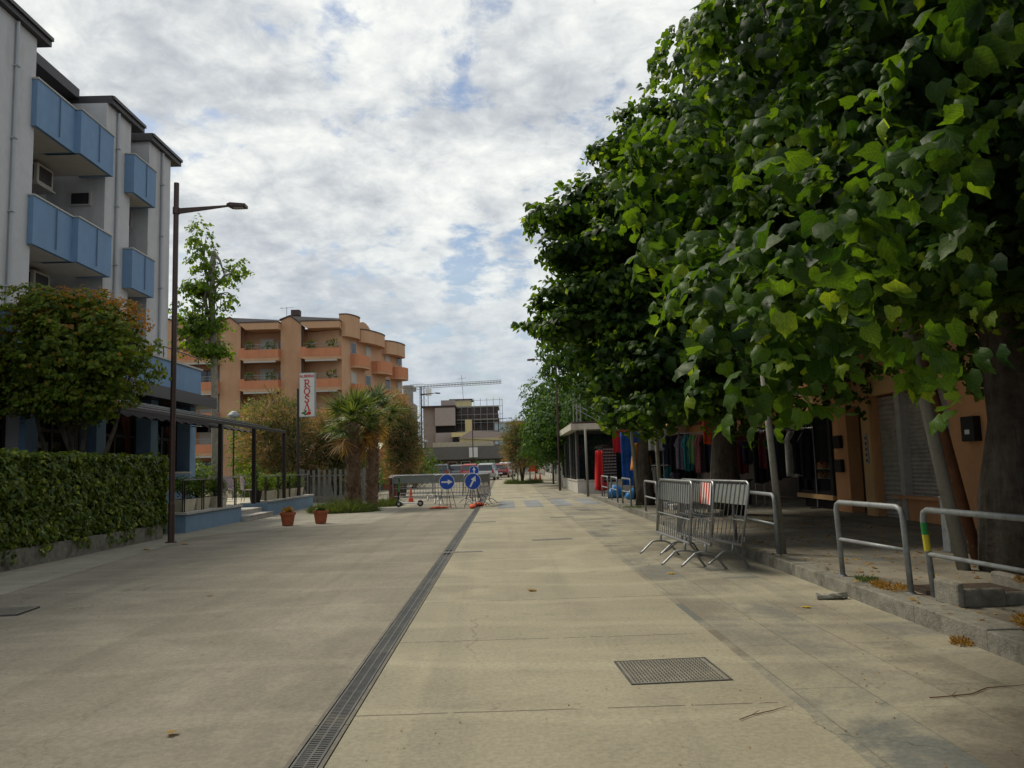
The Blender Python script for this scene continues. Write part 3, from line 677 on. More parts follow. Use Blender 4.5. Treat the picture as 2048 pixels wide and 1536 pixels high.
def planter(y, l, label, k, dx=0):
    t = thing('planter_box', label, 'planter', (-9.15+dx, y, .54 if dx == 0 else .47), 0, 'cream planter boxes along the terrace edge')
    MB().loft([[(-.15, -l/2, 0), (.15, -l/2, 0), (.15, l/2, 0), (-.15, l/2, 0)], [(-.2, -l/2-.04, .34), (.2, -l/2-.04, .34), (.2, l/2+.04, .34), (-.2, l/2+.04, .34)]]).build('box', 'cream', t, bevel=.01)
    MB().box(-.17, .17, -l/2, l/2, .33, .35).build('soil', 'soil', t)
    return t
for i, (y, l, d) in enumerate(((22.5, .8, 'nearest cream planter box behind the lamp post'), (23.55, .9, 'second cream planter box from the lamp post'), (25.0, 1.0, 'cream planter box just left of the steps'),
                            (30.3, 1.1, 'cream planter box just right of the steps'), (31.7, 1.1, 'middle cream planter box of the farther terrace edge'), (33.1, 1.0, 'cream planter box behind the last pergola post'), (34.4, 1.1, 'last cream planter box at the terrace corner'))):
    planter(y, l, d, i)
    shrub('terrace_plant', d.replace('cream planter box', 'leafy green plant')+', growing in its box', 'plant', (-9.15, y, .86), .3, l/2+.1, .33, 130, .085, 'bush', 'green plants in the terrace planters', seed=20+i)
bk = thing('black_bucket', 'black bucket pot at the top of the steps by a pergola post', 'pot', (-9.3, 29.4, .47)); MB().lathe([(.17, 0), (.24, .42), (.25, .44), (.22, .44), (.20, .40)], 16).build('pot', 'black', bk)
shrub('potted_shrub', 'tall thin green plant growing from the black bucket', 'plant', (-9.3, 29.4, .9), .25, .25, .55, 90, .09, 'bush', seed=41)
# terrace chairs
def chair():
    t = thing('terrace_chair', 'lilac patterned metal chair on the terrace, nearest the steps', 'chair', (-10.3, 28.4, .47), R(200), 'chairs on the hotel terrace')
    MB().box(-.24, .24, -.24, .24, .43, .47).build('seat', 'lilac', t, bevel=.015)
    b_ = MB(); pts = []
    for i in range(7):
        a = -1+2*i/6; pts.append((a*.26, .24+.04*math.cos(a), .47)); 
    for i in range(7):
        a = -1+2*i/6; pts.append((a*.29, .34-.10*a*a, .98-.16*a*a))
    b_.add(pts, [(i, i+1, i+8, i+7) for i in range(6)]); b = b_.build('backrest', 'lilac', t); sol = b.modifiers.new('s', 'SOLIDIFY'); sol.thickness = .02
    for x in (-.22, .22):
        for y in (-.22, .22): MB().tube([(x, y, .44), (x*1.15, y*1.2, 0)], .013, 6).build('leg', 'galv', t)
        MB().tube([(x*1.2, .26, .68), (x*1.25, -.1, .67), (x*1.2, -.22, .45)], .013, 6).build('armrest', 'galv', t)
    return t
M['lilac'] = mat('lilac_fabric', (.33, .27, .30), .85, .2, 14)
c0 = chair()
copy_tree(c0, 'cream chair turned sideways right of the lilac chair on the terrace', None, (-9.9, 30.6, .47), R(120)); copy_tree(c0, 'chair partly hidden behind the steps railing on the terrace', None, (-11.2, 31.6, .47), R(160)); copy_tree(c0, 'chair farthest back on the terrace by the back rail', None, (-12.0, 34.0, .47), R(20))

# ---- hedge with its low base wall
hw = thing('hedge_wall', 'low stained concrete wall under the ivy hedge', 'wall', (-8.8, 16, 0)); MB().box(-.3, .12, -10, 4.1, -.1, .34).build('wall', 'kerb', hw)
def hedge():
    r_ = np.random.RandomState(8); n = 34000
    t = thing('hedge', 'clipped ivy hedge on the low wall at the left of the street', 'hedge', (-8.8, 16, .3))
    y = r_.uniform(-8.5, 4.25, n); z = r_.uniform(-.15, 1.75, n); side = r_.rand(n)
    P = np.zeros((n, 3)); Nn = np.zeros((n, 3))
    f = side < .62; tp = (side >= .62) & (side < .86); en = side >= .86
    lump = np.array([noise.noise(Vector((a*1.6, b_*2.2, 0)))+.5*noise.noise(Vector((a*5, b_*5, 3))) for a, b_ in zip(y, z)])
    P[f] = np.c_[.12+.17*lump[f]-r_.uniform(0, .12, f.sum()), y[f], z[f]]; Nn[f] = (1, 0, .35)
    xx = r_.uniform(-.85, .15, n)
    P[tp] = np.c_[xx[tp], y[tp], 1.75+.07*lump[tp]-r_.uniform(0, .1, tp.sum())+.05*(r_.rand(tp.sum()) > .93)]; Nn[tp] = (.3, 0, 1)
    P[en] = np.c_[xx[en], 4.2+.08*lump[en]+r_.uniform(-.12, .05, en.sum()), z[en]]; Nn[en] = (0.1, 1, .3)
    low = (P[:, 2] < .1) & (r_.rand(n) < .6); P[low, 2] += .3
    Nn = Nn+r_.normal(size=(n, 3))*.5; D = np.tile([0, 0, -1.], (n, 1))+r_.normal(size=(n, 3))*.6
    leaves('foliage', P, Nn, D, r_.uniform(.05, .105, n), T_PLANE, LEAF['hedge'], t, rs=r_)
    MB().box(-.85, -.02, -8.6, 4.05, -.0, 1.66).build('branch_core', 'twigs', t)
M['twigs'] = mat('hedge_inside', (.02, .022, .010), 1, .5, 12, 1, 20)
hedge()

# ================================================================== trees
def tree(name, label, cat, base, top, lobes, r, n_spray, n_leaf, size, lm, seed, tmpl=T_MID, bark='bark', group=None, inner=.5, droop=1., rough=.22, nscale=.9, limb_k=None, extra=None, keep=None, step=.5, gap=-9., bend=.22, nl=99):
    r_ = np.random.RandomState(seed); t = thing(name, label, cat, base, 0, group); b0 = np.array(base)
    rel = [tuple(np.array(l[:3])-b0)+tuple(l[3:]) for l in lobes]
    P = crown_points(rel, n_spray, n_leaf, size, r_, inner=inner, droop=droop, rough=rough, nscale=nscale, keep=(lambda p: keep(p+b0)) if keep else None, step=step, gap=gap, bend=bend)
    leaves('crown', P[0], P[1], P[2], P[3], tmpl, LEAF[lm], t, rs=r_, tip_tone=P[4])
    mb = MB(); limbs(mb, (0, 0, -.05), tuple(np.array(top)-b0), rel[:nl], r, r_, k=limb_k); mb.build('trunk', bark, t, smooth=True)
    return t
G_L = 'linden trees along the right kerb'
# nearest linden: crown hangs over the camera's right
def flat(L_, k=1.25, q=.85): return [(x, y, z, r*k, r*k, r*q, 1.5) for x, y, z, r in L_]
lobA = [(6.9, 10.4, 6.8, 4.3, 3.9, 3.8), (4.4, 8.9, 5.7, 1.9, 2.0, 2.1), (3.6, 7.9, 4.3, 1.3, 1.4, 1.1), (4.8, 7.8, 4.3, 1.6, 1.4, 1.0), (3.2, 6.8, 3.7, .9, 1.0, .7), (5.8, 7.2, 4.6, 1.6, 1.3, 1.1)]
lobA += flat([(2.60, 8.00, 6.16, 0.30), (3.0, 8.00, 6.26, 0.55), (2.75, 8.00, 5.42, 0.45), (2.40, 8.00, 5.15, 0.40), (1.92, 7.60, 4.82, 0.32), (1.70, 7.20, 4.25, 0.34), (1.76, 6.80, 3.73, 0.32), (2.4, 8.50, 4.85, 0.6),
  (1.78, 6.00, 3.19, 0.26), (1.70, 5.40, 2.70, 0.26), (1.68, 5.00, 2.42, 0.20), (1.54, 5.40, 2.32, 0.13), (1.78, 4.80, 2.16, 0.16), (1.52, 4.40, 1.90, 0.08), (2.10, 5.00, 2.40, 0.18), (2.14, 4.70, 2.25, 0.10), (2.27, 6.00, 3.19, 0.4), (2.31, 5.50, 2.75, 0.28), (2.7, 7.2, 4.0, .6), (3.0, 6.2, 3.2, .4), (3.6, 6.6, 3.3, .4), (4.4, 6.9, 3.5, .45)])
lobA += flat([(1.66, 3.95, 2.72, 0.12), (1.93, 3.45, 2.86, 0.08), (2.02, 3.2, 2.84, 0.09), (2.05, 4.20, 2.15, 0.06), (2.55, 4.30, 2.2, 0.09), (2.55, 3.90, 2.05, 0.07), (3.1, 4.8, 2.8, 0.12), (2.3, 4.50, 3.6, 0.12), (2.07, 5.50, 3.9, 0.16), (2.2, 3.4, 3.5, .07)], 1.2, 1.7)
tree('linden_tree', 'nearest linden tree, its big drooping leaves filling the upper right', 'tree', (6.0, 9.3, .16), (6.2, 9.4, 5.5), lobA, .34, 2700, 8, .152, 'lime_near', 1, T_HEART, group=G_L, inner=.6, rough=.2, nscale=1.1, nl=3, gap=-.12, bend=.34,
     keep=lambda p: (p[0]**2+p[1]**2+(p[2]-1.55)**2) > 3.0**2 and p[2] > 1.72)
tree('linden_tree', 'unseen linden tree behind the viewpoint, added to shade the near crown and kerb', 'tree', (6.3, -.5, .16), (6.0, 0, 5.5), [(4.6, 1.8, 6.6, 4.6, 4.2, 1.5), (8.0, -1.0, 3.8, 3.0, 3.0, 2.0), (6.8, -3.2, 6.2, 4.4, 4.0, 2.4), (9.5, 3.5, 6.0, 3.6, 3.8, 2.2), (4.4, 4.6, 6.0, 1.8, 1.6, 1.0)], .34, 2300, 6, .27, 'lime_far', 12, T_MID, group=G_L, inner=.7, rough=.15, limb_k=3)  # unseen tree, its wide canopy added to darken the near crown
lobB = [(6.0, 19.3, 6.2, 3.9, 4.0, 3.6), (4.1, 17.6, 5.8, 2.0, 2.0, 2.6), (3.3, 16.2, 4.7, 1.3, 1.3, 1.5), (3.5, 16.0, 6.6, 1.4, 1.4, 1.4), (3.5, 15.2, 5.6, 1.2, 1.0, 1.0), (3.4, 14.8, 3.7, 1.0, .9, .6), (2.5, 15.8, 5.0, .9, 1.0, .9), (2.6, 15.8, 6.3, .8, .9, .8)]
# long flat branches reaching over the street, one shelf above another
lobB += [(x+.55, y, z, 1.0, .9, .24, 2.2) for x, y, z in ((1.77, 16, 7.15), (1.12, 16, 6.66), (1.3, 16, 5.90), (1.25, 16, 5.0), (1.05, 16, 4.42), (2.0, 15.5, 3.70), (2.2, 15, 3.15), (2.43, 16, 8.1), (3.25, 16, 8.85), (2.25, 14.5, 2.5))]
lobB += [(x+.9, y-.8, z-.3, .9, .8, .28, 1.8) for x, y, z in ((1.9, 16, 6.9), (1.5, 16, 6.2), (1.6, 16, 5.3), (1.9, 16, 4.6), (2.4, 15, 3.7), (2.6, 16, 7.6), (2.4, 15, 3.0), (2.9, 15, 3.1))]
tree('linden_tree', 'second linden tree, thick trunk behind the grey barriers', 'tree', (5.6, 20.2, .16), (5.6, 20, 5), lobB, .36, 4300, 5, .175, 'lime', 2, T_MID, group=G_L, inner=.7, rough=.22, nscale=1.2, nl=3, gap=-.16, bend=.12, step=.45)
lobC = [(5.2, 27.5, 5.9, 3.4, 3.3, 2.7), (2.9, 26.6, 5.2, 1.5, 1.5, 1.0), (3.5, 25.6, 4.0, 1.2, 1.0, .6), (5.2, 24.8, 3.8, 1.3, 1.0, .6)]
tree('linden_tree', 'third linden tree, dark trunk beside the hanging clothes', 'tree', (4.5, 25.8, .16), (4.6, 26, 4.6), lobC, .24, 1500, 6, .16, 'lime_far', 3, T_MID, group=G_L, inner=.45, nl=2)
lobD = [(4.6, 54, 4.3, 2.6, 3.2, 2.6), (3.0, 52, 3.8, 1.7, 2, 1.5), (3.6, 56, 6.0, 2.2, 2.4, 1.9), (2.8, 56, 2.9, 1.6, 1.6, 1.2), (6.5, 50, 5, 2.4, 3, 3)]
tree('linden_tree', 'fourth linden tree, beyond the glass kiosk', 'tree', (4.9, 54, .1), (4.8, 54, 3.6), lobD, .2, 1900, 6, .26, 'lime_far', 4, T_SMALL, group=G_L, inner=.9, rough=.35)
for i, (x, y, s, d) in enumerate(((4.5, 70, 1.0, 'fifth linden tree in the row, far down the right side'), (6.0, 88, 1.1, 'last linden tree in the row, at the end of the street'), (9.0, 62, 1.3, 'tall tree behind the far end of the grey garden fence'))):
    g0 = gz(y); tree('linden_tree', d, 'tree', (x, y, g0), (x, y, g0+3), [(x, y, g0+4.3*s, 2.6*s, 2.6*s, 2.7*s), (x-1.4, y-1, g0+3.2*s, 1.5, 1.5, 1.2)], .18, 650, 6, .26, 'lime_far', 50+i, T_SMALL, group=G_L, inner=.35, rough=.35)
# globe maple behind the hedge
lobM = [(-9.6, 17.5, 4.35, 1.3, 1.3, 1.1), (-10.5, 17.5, 4.1, .85, .85, .95), (-8.75, 17.4, 4.3, .85, .85, .9), (-9.2, 17.3, 5.2, .8, .8, .5), (-10.2, 17.4, 5.3, .8, .8, .5), (-9.2, 17.4, 3.3, .75, .75, .5), (-10.3, 17.4, 3.4, .75, .75, .45), (-8.3, 17.3, 4.6, .5, .5, .5)]
mt = tree('garden_tree', 'round bushy tree with orange young leaves behind the hedge', 'tree', (-9.6, 17.6, 0), (-9.6, 17.6, 2.9), lobM, .10, 1700, 5, .10, 'maple', 6, T_MID, 'bark', inner=.6, droop=.7, rough=.55, nscale=1.9, gap=-.22)
r_ = np.random.RandomState(77); P = crown_points([(0, -.1, 5.3, 1.25, .9, .42), (-.9, -.1, 4.9, .6, .6, .5), (1.0, -.1, 4.9, .6, .6, .5)], 420, 4, .085, r_, inner=0, droop=.2, keep=lambda p: p[2] > 4.8)
leaves('young_leaves', P[0], P[1], P[2]*np.array([1, 1, -.3]), P[3], T_MID, LEAF['maple_top'], mt, rs=r_)
mb = MB()
for dx in (-.35, .1, .4): mb.tube([(dx*.6, 0, 0), (dx, .05, 1.3), (dx*2.2, 0, 2.6), (dx*3, 0, 3.8)], [.075, .06, .045, .02], 8)
mb.build('stem', 'bark', mt)
# slender plane tree
lobP = [(-14.8, 38, 13.1, .5, .5, .7), (-14.6, 38, 12.0, .55, .5, .6), (-13.0, 38, 11.7, .45, .5, .4), (-13.5, 38, 11.2, .45, .5, .35), (-14.8, 38, 10.7, .75, .7, .4), (-15.4, 38, 9.6, .65, .7, .4), (-13.6, 38, 10.1, .55, .6, .35), (-14.7, 38, 8.8, .9, .8, .5), (-15.3, 38, 8.0, .65, .7, .4), (-14.2, 38, 7.6, .8, .7, .4), (-14.1, 38, 9.3, .4, .4, .4)]
tree('plane_tree', 'tall slender tree with a pale trunk rising behind the pergola', 'tree', (-13.9, 38, 0), (-14.2, 38, 12.5), lobP, .19, 480, 5, .20, 'plane', 9, T_PLANE, 'barkpale', inner=.25, rough=.5, nscale=1.4)
# broad-leaved shrubs and small trees beyond the terrace
for i, (x, y, z, rx, rz_, n, s, lm, d) in enumerate((
    (-14.6, 36.8, 0, 1.5, 1.3, 500, .13, 'bush', 'dense green bush behind the terrace, left of the pale trunk'),
    (-12.2, 37.6, 0, 1.1, .9, 350, .12, 'bush', 'low green bush behind the terrace rail, right of the pale trunk'),
    (-14.0, 44, 0, 1.6, 2.8, 600, .17, 'plane', 'yellow-green leafy tree at the foot of the pale trunk'),
    (-9.9, 47, 0, 1.5, 2.3, 420, .17, 'bush', 'green leafy tree just left of the hotel sign'),
    (-9.0, 49, 0, 2.2, 1.4, 420, .16, 'bush', 'dark green bush behind the grey slat fence'),
    (-6.6, 58, .1, 2.2, 1.8, 480, .18, 'bush', 'dark green bush right of the palms, behind the solid grey fence'))):
    shrub('leafy_bush', d, 'bush', (x, y, z), rx, rx, rz_, n, s, lm, 'bushes and small trees beyond the terrace', seed=60+i)
# tamarisks: feathery, tan bloom over grey-green
def tamarisk(x, y, z0, h, r, n, seed, label, br=.35, base=.9, cone=False):
    r_ = np.random.RandomState(seed); t = thing('tamarisk_tree', label, 'tree', (x, y, z0), 0, 'feathery tamarisk trees')
    for nm, lm, q, f in (('bloom', 'tama', int(n*.75), 1.0), ('crown', 'tamag', int(n*.9), .93)):
        lob = [(r_.uniform(-.5, .5)*r, r_.uniform(-.5, .5)*r, base+(h-base)*r_.uniform(.25, .8), r*.6*f, r*.6*f, (h-base)*.28*f) for _ in range(7)]+[(0, 0, base+(h-base)*.5, r*.75*f, r*.75*f, (h-base)*.48*f)]
        P_ = crown_points(lob, q, 6, .28, r_, inner=.35, droop=.35, rough=.5, nscale=1.6, spread=1.8, step=.35)
        D = P_[2]*np.array([1, 1, .25])+nrm(P_[1])*np.array([1, 1, 1.3])+r_.normal(size=P_[0].shape)*.55
        leaves(nm, P_[0], r_.normal(size=P_[0].shape), D, P_[3]*r_.uniform(.6, 1.3, len(P_[0])), T_BLADE, LEAF[lm], t, W=np.full(len(P_[0]), .16), rs=r_)
    mb = MB()
    for _ in range(4):
        a = r_.uniform(-.12, .12, 2); b_ = r_.uniform(-.5, .5, 2)*r; mb.tube([(a[0], a[1], -.02), (a[0]+b_[0]*.4, a[1]+b_[1]*.4, base+.2), (b_[0], b_[1], base+(h-base)*.6)], [.09, .06, .02], 7)
    mb.build('trunk', 'bark', t); return t
tamarisk(-11.6, 41, 0, 5.3, 2.0, 1100, 101, 'tan feathery tamarisk behind the pergola posts')
tamarisk(-8.9, 42, 0, 4.7, 1.7, 900, 102, 'tan feathery tamarisk directly behind the hotel sign post')
tamarisk(-13.6, 46, 0, 4.6, 1.8, 700, 103, 'tan tamarisk half hidden behind the pale tree trunk')
tamarisk(-5.75, 44, 0, 5.3, 1.1, 1000, 104, 'tall tan tamarisk right of the palms')
tamarisk(-6.6, 51, .05, 4.6, 1.0, 420, 105, 'lower greenish tamarisk behind the brown litter bin')
tm = tamarisk(1.25, 62, gz(62), 5.0, 1.3, 1100, 106, 'round tan tamarisk in the planting bed down the street', base=1.3)
for dx, dy in ((-.75, -.5), (-.35, -.6), (.6, -.55)):
    MB().tube([(dx, dy, -.02), (dx, dy, 1.9)], .05, 7).build('stake', 'barkpale', tm)
# palms
def palm(x, y, h, r, lean, nf, fl, seed, label):
    r_ = np.random.RandomState(seed); t = thing('fan_palm', label, 'palm', (x, y, 0), 0, 'fan palms in the grass bed')
    tp = Vector((lean, 0, h)); mb = MB(); mb.tube([(0, 0, -.05), (lean*.3, 0, h*.4), tp], [r*1.15, r, r*.85], 14); mb.build('trunk', 'palmbark', t)
    bt = MB()
    for i in range(150):
        z = h*r_.uniform(.05, 1.0)**.9; a = r_.uniform(0, 2*math.pi); rr_ = r*(1.1-.2*z/h); cx = lean*(z/h)
        w = .075; L_ = r_.uniform(.10, .2); o = Vector((cx+math.cos(a)*rr_, math.sin(a)*rr_, z)); tn = Vector((-math.sin(a), math.cos(a), 0)); rd = Vector((math.cos(a), math.sin(a), 0))
        vs = [o-tn*w-Vector((0, 0, .06)), o+tn*w-Vector((0, 0, .06)), o+tn*w*.4+rd*.10+Vector((0, 0, L_)), o-tn*w*.4+rd*.10+Vector((0, 0, L_)), o-rd*.04-tn*w, o-rd*.04+tn*w]
        bt.add(vs, [(0, 1, 2, 3), (4, 3, 2, 5), (0, 3, 4), (1, 5, 2)])
    bt.build('leaf_bases', 'palmbark', t)
    for nm, lm, cnt, lo, hi in (('fronds', 'palm', nf, -25, 82), ('dry_fronds', 'palmdry', nf//6, -70, -40)):
        PP, NN, DD, SS, WW = [], [], [], [], []; pet = MB()
        for k in range(cnt):
            a = r_.uniform(0, 2*math.pi); el = R(lo+(hi-lo)*((k+.5)/cnt)); d = Vector((math.cos(a)*math.cos(el), math.sin(a)*math.cos(el), math.sin(el)))
            pl = fl*r_.uniform(.45, .62); c = tp+d*pl+Vector((0, 0, -.10*pl)); pet.tube([tp, tp+d*pl*.5+Vector((0, 0, .03)), c], [.022, .016, .01], 5)
            side = d.cross(Vector((0, 0, 1))); side = side.normalized() if side.length > .05 else Vector((1, 0, 0)); up = side.cross(d).normalized()
            for j in range(24):
                b_ = R(-105+210*j/23); dd = d*math.cos(b_)+side*math.sin(b_)+up*(.18*math.cos(b_)-.05)+Vector((0, 0, -.22*abs(math.sin(b_))-.12))
                PP.append(c); DD.append(dd); NN.append(up+side*math.sin(b_)*.6*(1 if j % 2 else -1)); SS.append(fl*.62*(1-.25*abs(b_)/2.2)*r_.uniform(.9, 1.1)); WW.append(.085)
        leaves(nm, np.array(PP), np.array(NN), np.array(DD), np.array(SS), T_BLADE, LEAF[lm], t, W=np.array(WW), rs=r_); pet.build('petioles', 'palmstalk', t)
M['palmbark'] = mat('palm_bark', (.15, .095, .06), .95, .5, 14, .8, 40, dirt=(.3, .22, .14), dscale=9, damt=.6); M['palmstalk'] = mat('palm_stalk', (.12, .14, .05), .7, .2, 9)
palm(-6.1, 31.6, 3.45, .25, -.02, 26, 1.5, 1, 'larger fan palm standing in front, thick shaggy trunk')
palm(-5.55, 32.6, 3.95, .20, .12, 20, 1.3, 2, 'taller fan palm leaning right behind the larger one')
# grass clumps
def clump(x, y, rx, ry, h, n, seed, label, z0=0):
    r_ = np.random.RandomState(seed); a = r_.uniform(0, 2*math.pi, n); q = np.sqrt(r_.rand(n)); px = np.cos(a)*q*rx; py = np.sin(a)*q*ry
    P_ = np.c_[px, py, np.full(n, -.01)]; D = np.c_[np.cos(a)*q*.8, np.sin(a)*q*.8, np.ones(n)*.9]+r_.normal(size=(n, 3))*.3
    t = thing('grass_clump', label, 'grass clump', (x, y, z0), 0, 'low grassy plants at the foot of trees')
    leaves('blades', P_, r_.normal(size=(n, 3)), D, h*r_.uniform(.5, 1.1, n)*(1.15-.5*q), T_BLADE, LEAF['grass'], t, W=np.full(n, .06), rs=r_)
clump(-6.2, 30.2, 1.25, 1.0, .55, 5200, 1, 'wide dark grass clump at the foot of the palms'); clump(-5.2, 33.9, .7, .5, .45, 1600, 2, 'smaller grass clump behind the palms towards the barriers')
clump(.5, 61.5, .6, .6, .6, 900, 3, 'low dark clump left of the far tamarisk stakes', gz(61)); clump(1.3, 60.6, .75, .5, .4, 900, 4, 'low dark clump in front of the far tamarisk', gz(60)); clump(2.1, 62, .7, .6, .55, 900, 5, 'low dark clump right of the far tamarisk stakes', gz(62))

# ================================================================== street furniture
def lamp(x, y, h, arm, label, z0=0):
    t = thing('street_lamp', label, 'street lamp', (x, y, z0), 0, 'brown street lamps with one side arm'); s = 1 if arm > 0 else -1
    MB().tube([(0, 0, 0), (0, 0, .9), (0, 0, .93), (0, 0, h)], [.075, .075, .066, .062], 14).build('pole', 'brown', t)
    MB().lathe([(.13, 0), (.13, .012), (.08, .02)], 16).build('base_plate', 'brown', t)
    MB().tube([(0, 0, h-.78), (0, 0, h-.62)], .082, 14).build('collar', 'brown', t)
    MB().loft([[(s*.06, -.02, h-.78), (s*.06, .02, h-.78), (s*.06, .02, h-.64), (s*.06, -.02, h-.64)], [(arm*.74, -.018, h-.63), (arm*.74, .018, h-.63), (arm*.74, .018, h-.59), (arm*.74, -.018, h-.59)]]).build('arm', 'brown', t)
    hd = MB().loft([[(arm*.72, -.05, h-.62), (arm*.72, .05, h-.62), (arm*.72, .05, h-.56), (arm*.72, -.05, h-.56)], [(arm*.78, -.13, h-.66), (arm*.78, .13, h-.66), (arm*.78, .13, h-.555), (arm*.78, -.13, h-.555)],
                    [(arm, -.12, h-.67), (arm, .12, h-.67), (arm, .12, h-.59), (arm, -.12, h-.59)]]).build('lamp_head', 'brown', t, bevel=.012)
    MB().box(min(arm*.82, arm*.96), max(arm*.82, arm*.96), -.09, .09, h-.678, h-.668).build('lens', 'coping', hd)
    return t
lamp(-7.9, 18.75, 8.7, 1.72, 'tall brown street lamp by the hedge, nearest of the lamps')
lamp(3.15, 46.6, 8.45, -1.7, 'street lamp on the right whose pole passes in front of the linden crowns')
lamp(3.45, 58, 6.2, -1.4, 'shorter dark post beyond the glass kiosk', gz(58))
lamp(-7.3, 69, 8.5, 1.7, 'street lamp behind the grey fence, left of the crane', gz(69))
lamp(-4.0, 97, 8.6, -1.7, 'street lamp in front of the low grey building', gz(97)); lamp(-.9, 112, 8.6, 2.0, 'street lamp carrying a small blue disc at the far end', gz(112))
gl = thing('globe_lamp', 'small garden lamp with a round hood above the pergola', 'lamp', (-13.6, 39.5, 0)); MB().cyl((0, 0, 0), (0, 0, 4.3), .04, 8).build('pole', 'dark', gl); MB().lathe([(.32, 0), (.3, .1), (.18, .24), (.03, .3)], 16, (0, 0, 4.4)).build('hood', 'galvpaint', gl); MB().lathe([(.1, 0), (.13, .1), (.1, .16)], 12, (0, 0, 4.26)).build('lens', 'coping', gl)
gl2 = copy_tree(gl, 'small round-headed garden lamp before the low grey building', None, (-9.3, 92, gz(92)-.2))

# ---- hotel sign: white box reading ALBERGO ROSA
def glyph(mb, strokes, cx, cz, s, y, th):
    """strokes: polylines in unit box, given thickness"""
    for st in strokes:
        w = st[0]; pts = st[1:]
        for (x0, z0), (x1, z1) in zip(pts[:-1], pts[1:]):
            dx, dz = x1-x0, z1-z0; l = math.hypot(dx, dz) or 1; nx, nz = -dz/l*w/2, dx/l*w/2; ex, ez = dx/l*w*.3, dz/l*w*.3
            q = [(x0-ex+nx, z0-ez+nz), (x0-ex-nx, z0-ez-nz), (x1+ex-nx, z1+ez-nz), (x1+ex+nx, z1+ez+nz)]
            mb.prismY([(cx+a*s, cz+b*s) for a, b in q], y-th-random.Random(x0+z0*7).uniform(0, .002), y)
def arc(cx, cz, rx, rz_, a0, a1, n=12): return [(cx+rx*math.cos(R(a0+(a1-a0)*i/n)), cz+rz_*math.sin(R(a0+(a1-a0)*i/n))) for i in range(n+1)]
GL = {
 'R': [[.16, (-.22, -.46), (-.22, .46)], [.10, (-.38, .46), (-.02, .46)], [.08, (-.38, -.46), (-.06, -.46)], [.13, *arc(-.02, .22, .26, .24, 90, -90)], [.09, (-.24, -.02), (0, -.02)], [.13, (.04, -.04), (.26, -.40), (.42, -.46)]],
 'O': [[.14, *arc(0, 0, .34, .42, 0, 360, 20)]],
 'S': [[.14, *arc(.02, .22, .24, .22, 20, 200)], [.14, (-.20, .14), (.2, -.1)], [.14, *arc(-.02, -.22, .24, .22, 30, -160)], [.07, (.27, .42), (.27, .2)], [.07, (-.28, -.42), (-.28, -.2)]],
 'A': [[.10, (-.32, -.46), (0, .46)], [.16, (0, .46), (.30, -.46)], [.07, (-.46, -.46), (-.18, -.46)], [.07, (.14, -.46), (.46, -.46)]],
 'L': [[.18, (-.25, .45), (-.25, -.42), (.28, -.42)]], 'B': [[.18, (-.25, -.42), (-.25, .42)], [.16, (-.25, .42), *arc(.02, .21, .22, .21, 90, -90)], [.16, *arc(.04, -.21, .24, .21, 90, -90), (-.25, -.42)]],
 'E': [[.18, (.28, .42), (-.25, .42), (-.25, -.42), (.28, -.42)], [.16, (-.25, 0), (.2, 0)]], 'G': [[.17, *arc(0, 0, .32, .42, 50, 320), (.28, -.02), (.05, -.02)]],
}
GL['Rs'] = [[.18, (-.25, -.45), (-.25, .42)], [.16, (-.25, .42), *arc(.02, .21, .22, .21, 90, -90), (-.25, 0)], [.17, (0, 0), (.3, -.45)]]; GL['Os'] = [[.17, *arc(0, 0, .3, .42, 0, 360, 16)]]; GL['As'] = [[.17, (-.3, -.45), (0, .45), (.3, -.45)], [.14, (-.16, -.12), (.16, -.12)]]
M['signred'] = mat('sign_red', (.55, .04, .03), .5, .05, 5); M['signgreen'] = mat('sign_green', (.03, .15, .03), .5, .1, 9)
def hotel_sign():
    t = thing('hotel_sign', 'tall white hotel sign with red vertical lettering on a dark post', 'sign', (-8.93, 34, 0))
    MB().tube([(0, 0, 0), (0, 0, 5.15)], .055, 10).build('post', 'dark', t)
    bd = MB().box(.08, .74, -.09, .09, 3.92, 5.82).build('board', 'signwhite', t, bevel=.01)
    MB().box(.06, .08, -.10, .10, 3.9, 5.84).box(.74, .76, -.10, .10, 3.9, 5.84).box(.08, .74, -.10, .10, 5.82, 5.84).box(.08, .74, -.10, .10, 3.9, 3.92).build('edge_frame', 'galvpaint', bd)
    for z in (4.2, 5.0): MB().tube([(0, 0, z), (.1, 0, z)], .02, 6).build('bracket', 'dark', t)
    for ch, z in zip('ROSA', (5.36, 5.02, 4.68, 4.34)):
        m_ = MB(); glyph(m_, GL[ch], .41, z, .33, -.091, .008); m_.build('letter', 'signred', bd)
    m_ = MB()
    for i, ch in enumerate(('As', 'L', 'B', 'E', 'Rs', 'G', 'Os')): glyph(m_, GL[ch], .145+i*.088, 5.68, .115, -.091, .008)
    m_.build('lettering', 'signred', bd)
    fr = MB()
    for cx, cz, r in ((.50, 4.07, .085), (.42, 4.04, .05)): fr.prismY(arc(cx, cz, r, r*.9, 0, 345, 20), -.10-.001*(cx > .45), -.091)
    fr.build('flower_emblem', 'signred', bd)
    lf = MB()
    for cx, cz, a in ((.24, 4.08, 10), (.33, 4.02, -20), (.34, 4.13, 40)): lf.prismY([(cx+math.cos(R(b_+a))*(.09 if b_ % 180 == 0 else .045)*1, cz+math.sin(R(b_+a))*(.09 if b_ % 180 == 0 else .045)) for b_ in (0, 45, 90, 135, 180, 225, 270, 315)], -.098-cx*.004, -.091)
    lf.build('leaf_emblem', 'signgreen', bd)
hotel_sign()

